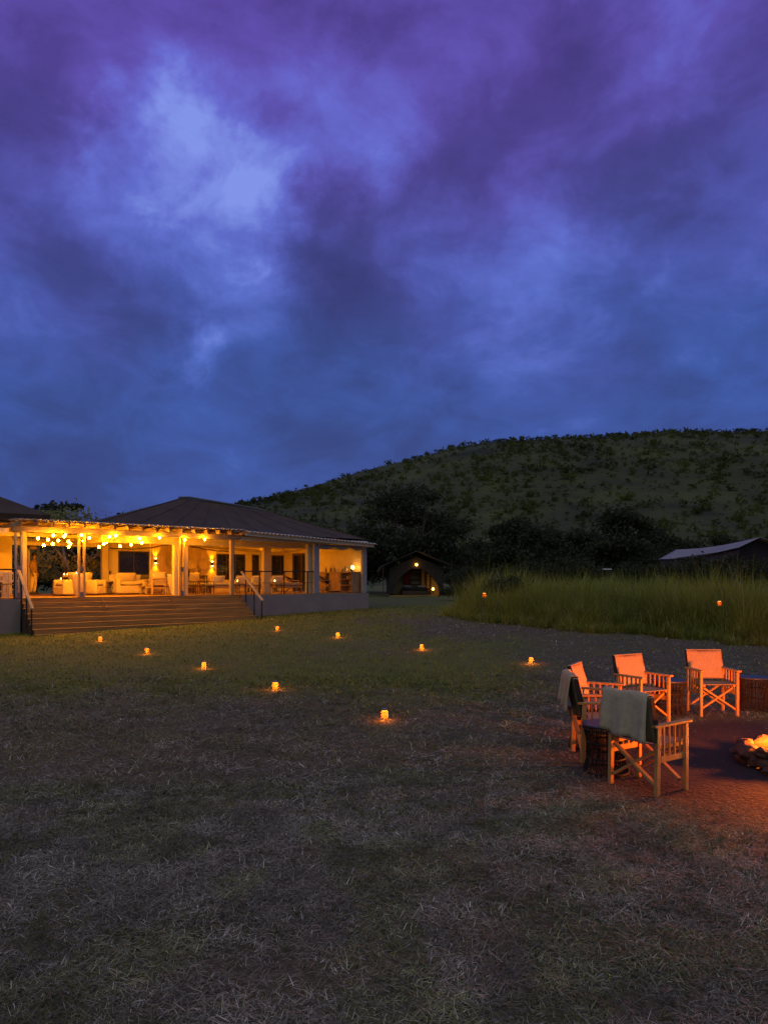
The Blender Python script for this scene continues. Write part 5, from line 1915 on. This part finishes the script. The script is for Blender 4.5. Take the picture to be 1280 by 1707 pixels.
# ---- folding camp chair (local: x right, y forward, z up)
def camp_chair():
    o = empty('camp_chair')
    hw, hd = .262, .205
    for sx in (-1, 1):
        MB().bar((sx * hw, hd, 0), (sx * hw, hd, .632), .036, .042).build('leg', 'chair_wood', o, bevel=.004)
        MB().bar((sx * hw, -hd - .015, 0), (sx * hw, -hd, .632), .036, .048).build('leg', 'chair_wood', o, bevel=.004)
        MB().bar((sx * hw, -hd - .07, .646), (sx * hw, hd + .06, .652), .062, .026).build('armrest', 'chair_wood', o, bevel=.006)
        MB().bar((sx * hw, -hd + .025, .335), (sx * hw, hd - .022, .335), .024, .055).build('side_rail', 'chair_wood', o, bevel=.003)
        for k in range(4):
            y = -hd + .085 + k * (2 * hd - .17) / 3
            MB().bar((sx * hw, y, .362), (sx * hw, y, .632), .016, .018).build('spindle', 'chair_wood', o)
        # back upright, tipped backwards
        MB().bar((sx * (hw - .03), -hd + .03, .43), (sx * (hw - .03), -hd - .09, .89), .026, .036).build('back_post', 'chair_wood', o)
        # seat bearer
        MB().bar((sx * (hw - .045), -hd + .04, .43), (sx * (hw - .045), hd + .0, .44), .03, .034).build('seat_rail', 'chair_wood', o)
    for y, q in ((hd - .03, .0), (-hd + .02, .0)):
        MB().bar((-hw + .02, y, .10), (hw - .045, y, .405), .024, .045, up=(0, 1, 0)).build('cross_bar', 'chair_wood', o, bevel=.003)
        MB().bar((hw - .02, y - .028, .10), (-hw + .045, y - .028, .405), .024, .045, up=(0, 1, 0)).build('cross_bar', 'chair_wood', o, bevel=.003)
    MB().patch((-hw + .02, -hd + .03, .455), (hw - .02, -hd + .03, .455), (hw - .02, hd + .03, .462), (-hw + .02, hd + .03, .462), 12, 10, .035).build('seat', 'chair_seat', o, thick=.008, smooth=True)
    # backrest: canvas wrapped round the posts, curved
    b0, b1 = Vector((0, -hd + .005, .49)), Vector((0, -hd - .10, .905))
    nrm = Vector((0, 1, .25)).normalized()
    fnb = lambda s, t: Vector((0, -.022 * math.sin(PI * s) + .004 * math.sin(9 * s + 5 * t) + .003 * math.sin(17 * s - 11 * t), 0)) + Vector((0, 0, -.012 * math.sin(PI * s) * t))
    MB().patch(b0 + Vector((-.262, .03, 0)), b0 + Vector((.262, .03, 0)), b1 + Vector((.262, .03, 0)), b1 + Vector((-.262, .03, 0)), 14, 10, 0, fn=fnb).build('backrest', 'chair_canvas', o, thick=.008, smooth=True)
    MB().patch(b0 + Vector((-.262, -.03, .0)), b0 + Vector((.262, -.03, .0)), b1 + Vector((.262, -.012, 0)), b1 + Vector((-.262, -.012, 0)), 14, 10, 0, fn=fnb).build('back_cover', 'chair_back_cover', o, thick=.008, smooth=True)
    for sx in (-1, 1):
        MB().patch(b0 + Vector((sx * .266, .034, 0)), b0 + Vector((sx * .266, -.034, 0)), b1 + Vector((sx * .266, -.016, 0)), b1 + Vector((sx * .266, .034, 0)), 2, 6).build('side_sleeve', 'chair_pocket', o, thick=.006)
    MB().bar(b1 + Vector((-.264, .009, .004)), b1 + Vector((.264, .009, .004)), .05, .012).build('top_hem', 'chair_canvas', o, bevel=.004)
    return o


chair = camp_chair()
cspec = [((4.79, 10.50), (0.02, -1.0), 'wooden camp chair with canvas back straight behind the fire, between two wicker tables'),
         ((3.60, 10.00), (0.45, -0.9), 'wooden camp chair with canvas back, second along the circle behind the fire'),
         ((2.68, 9.00), (0.87, -0.5), 'wooden camp chair with bare canvas back next to the blanket-draped chairs'),
         ((2.38, 8.02), (1.0, -.06), 'wooden camp chair draped with the tan blanket'),
         ((2.53, 6.90), (0.84, 0.54), 'wooden camp chair draped with the grey blanket, seen from behind')]
for i, ((x, y), (fx, fy), lab) in enumerate(cspec):
    o = chair if i == 0 else dup(chair)
    o.location = (x, y, float(gz(x, y)) + .006)
    o.rotation_euler = (0, 0, math.atan2(fy, fx) - PI / 2)
    tag(o, lab, 'chair', 'camp chairs round the fire')


def blanket(idx, mat, label, front, back, w):
    (x, y), (fx, fy), _ = cspec[idx]
    hd = .205
    # path over the back: inside face, over the top, down the outside
    top = Vector((0, -hd - .09, .925))
    path = []
    for k in range(7):
        t = k / 6
        path.append(Vector((0, -hd - .068 + .105 * (1 - t) * front / .45 + .012, 0.915 - front * (1 - t))))
    path += [top + Vector((0, .035, .012)), top + Vector((0, -.005, .020)), top + Vector((0, -.045, .006))]
    for k in range(1, 11):
        t = k / 10
        path.append(Vector((0, -hd - .143 - .03 * t, .92 - back * t)))
    mb = MB()
    nu = 18
    for j, p in enumerate(path):
        q = max(0, (j - 9) / 10)
        for i in range(nu + 1):
            s = i / nu - .5
            fold = .026 * math.sin(s * 13 + 1.3 + q) * q + .012 * math.sin(s * 29 + 2 * q) * q
            mb.v.append((s * w * (1 + .03 * q) + .01 * q, p.y - fold - .022 * math.cos(PI * s) * (j < 10) * .5, p.z - .05 * q * (s + .5) + .008 * math.sin(s * 9) + .012 * q * math.sin(s * 13 + 1.3)))
    for j in range(len(path) - 1):
        for i in range(nu):
            a = j * (nu + 1) + i
            mb.f.append((a, a + 1, a + nu + 2, a + nu + 1))
    o = mb.build('blanket', mat, None, thick=.012, smooth=True)
    o.location = (x, y, float(gz(x, y)) + .006)
    o.rotation_euler = (0, 0, math.atan2(fy, fx) - PI / 2)
    tag(o, label, 'blanket', None)


blanket(4, 'blanket_grey', 'grey-green blanket hung over the back of the chair seen from behind', .16, .37, .50)
blanket(3, 'blanket_tan', 'tan blanket hung over the back of a side-on camp chair', .16, .33, .46)


# ---- wicker drum tables
def drum():
    o = empty('wicker_table')
    H = .50
    MB().lathe([(.232, H - .025), (.240, H - .02), (.243, H - .005), (.236, H)], 28).build('table_top', 'table_top', o, bevel=.003)
    g_ = random.Random(2)

    def prof(t):
        return .228 - .045 * math.sin(PI * t)
    mb = MB()
    n = 64
    for k in range(n):
        a = 2 * PI * k / n + g_.uniform(-.03, .03)
        pts = [(prof(t) * math.cos(a + .02 * g_.uniform(-1, 1)), prof(t) * math.sin(a), t * (H - .027)) for t in (0, .25, .5, .75, 1)]
        mb.tube(pts, .0055 * g_.uniform(.7, 1.3), 4, cap=False)
    c_ = mb.build('stick_cage', 'wicker', o)
    c_['kind'] = 'stuff'
    for t in (.03, .33, .66, .95):
        r_ = prof(t) + .004
        MB().tube([(r_ * math.cos(2 * PI * k / 24), r_ * math.sin(2 * PI * k / 24), t * (H - .03)) for k in range(25)], .010, 5).build('hoop', 'wicker', o)
    
    return o


table = drum()
for i, ((x, y), lab) in enumerate([((5.55, 10.78), 'wicker drum table at the end of the circle, beside the chair straight behind the fire'),
                                   ((4.17, 10.52), 'wicker drum table between the two bare camp chairs behind the fire'),
                                   ((3.08, 9.66), 'wicker drum table half hidden between the second and third bare camp chairs'),
                                   ((2.42, 8.54), 'wicker drum table behind the chair with the tan blanket'),
                                   ((2.29, 7.44), 'wicker drum table between the two blanket-draped chairs')]):
    o = table if i == 0 else dup(table)
    o.location = (x, y, float(gz(x, y)) + .004)
    o.rotation_euler = (0, 0, i * 1.1)
    tag(o, lab, 'side table', 'wicker tables round the fire')
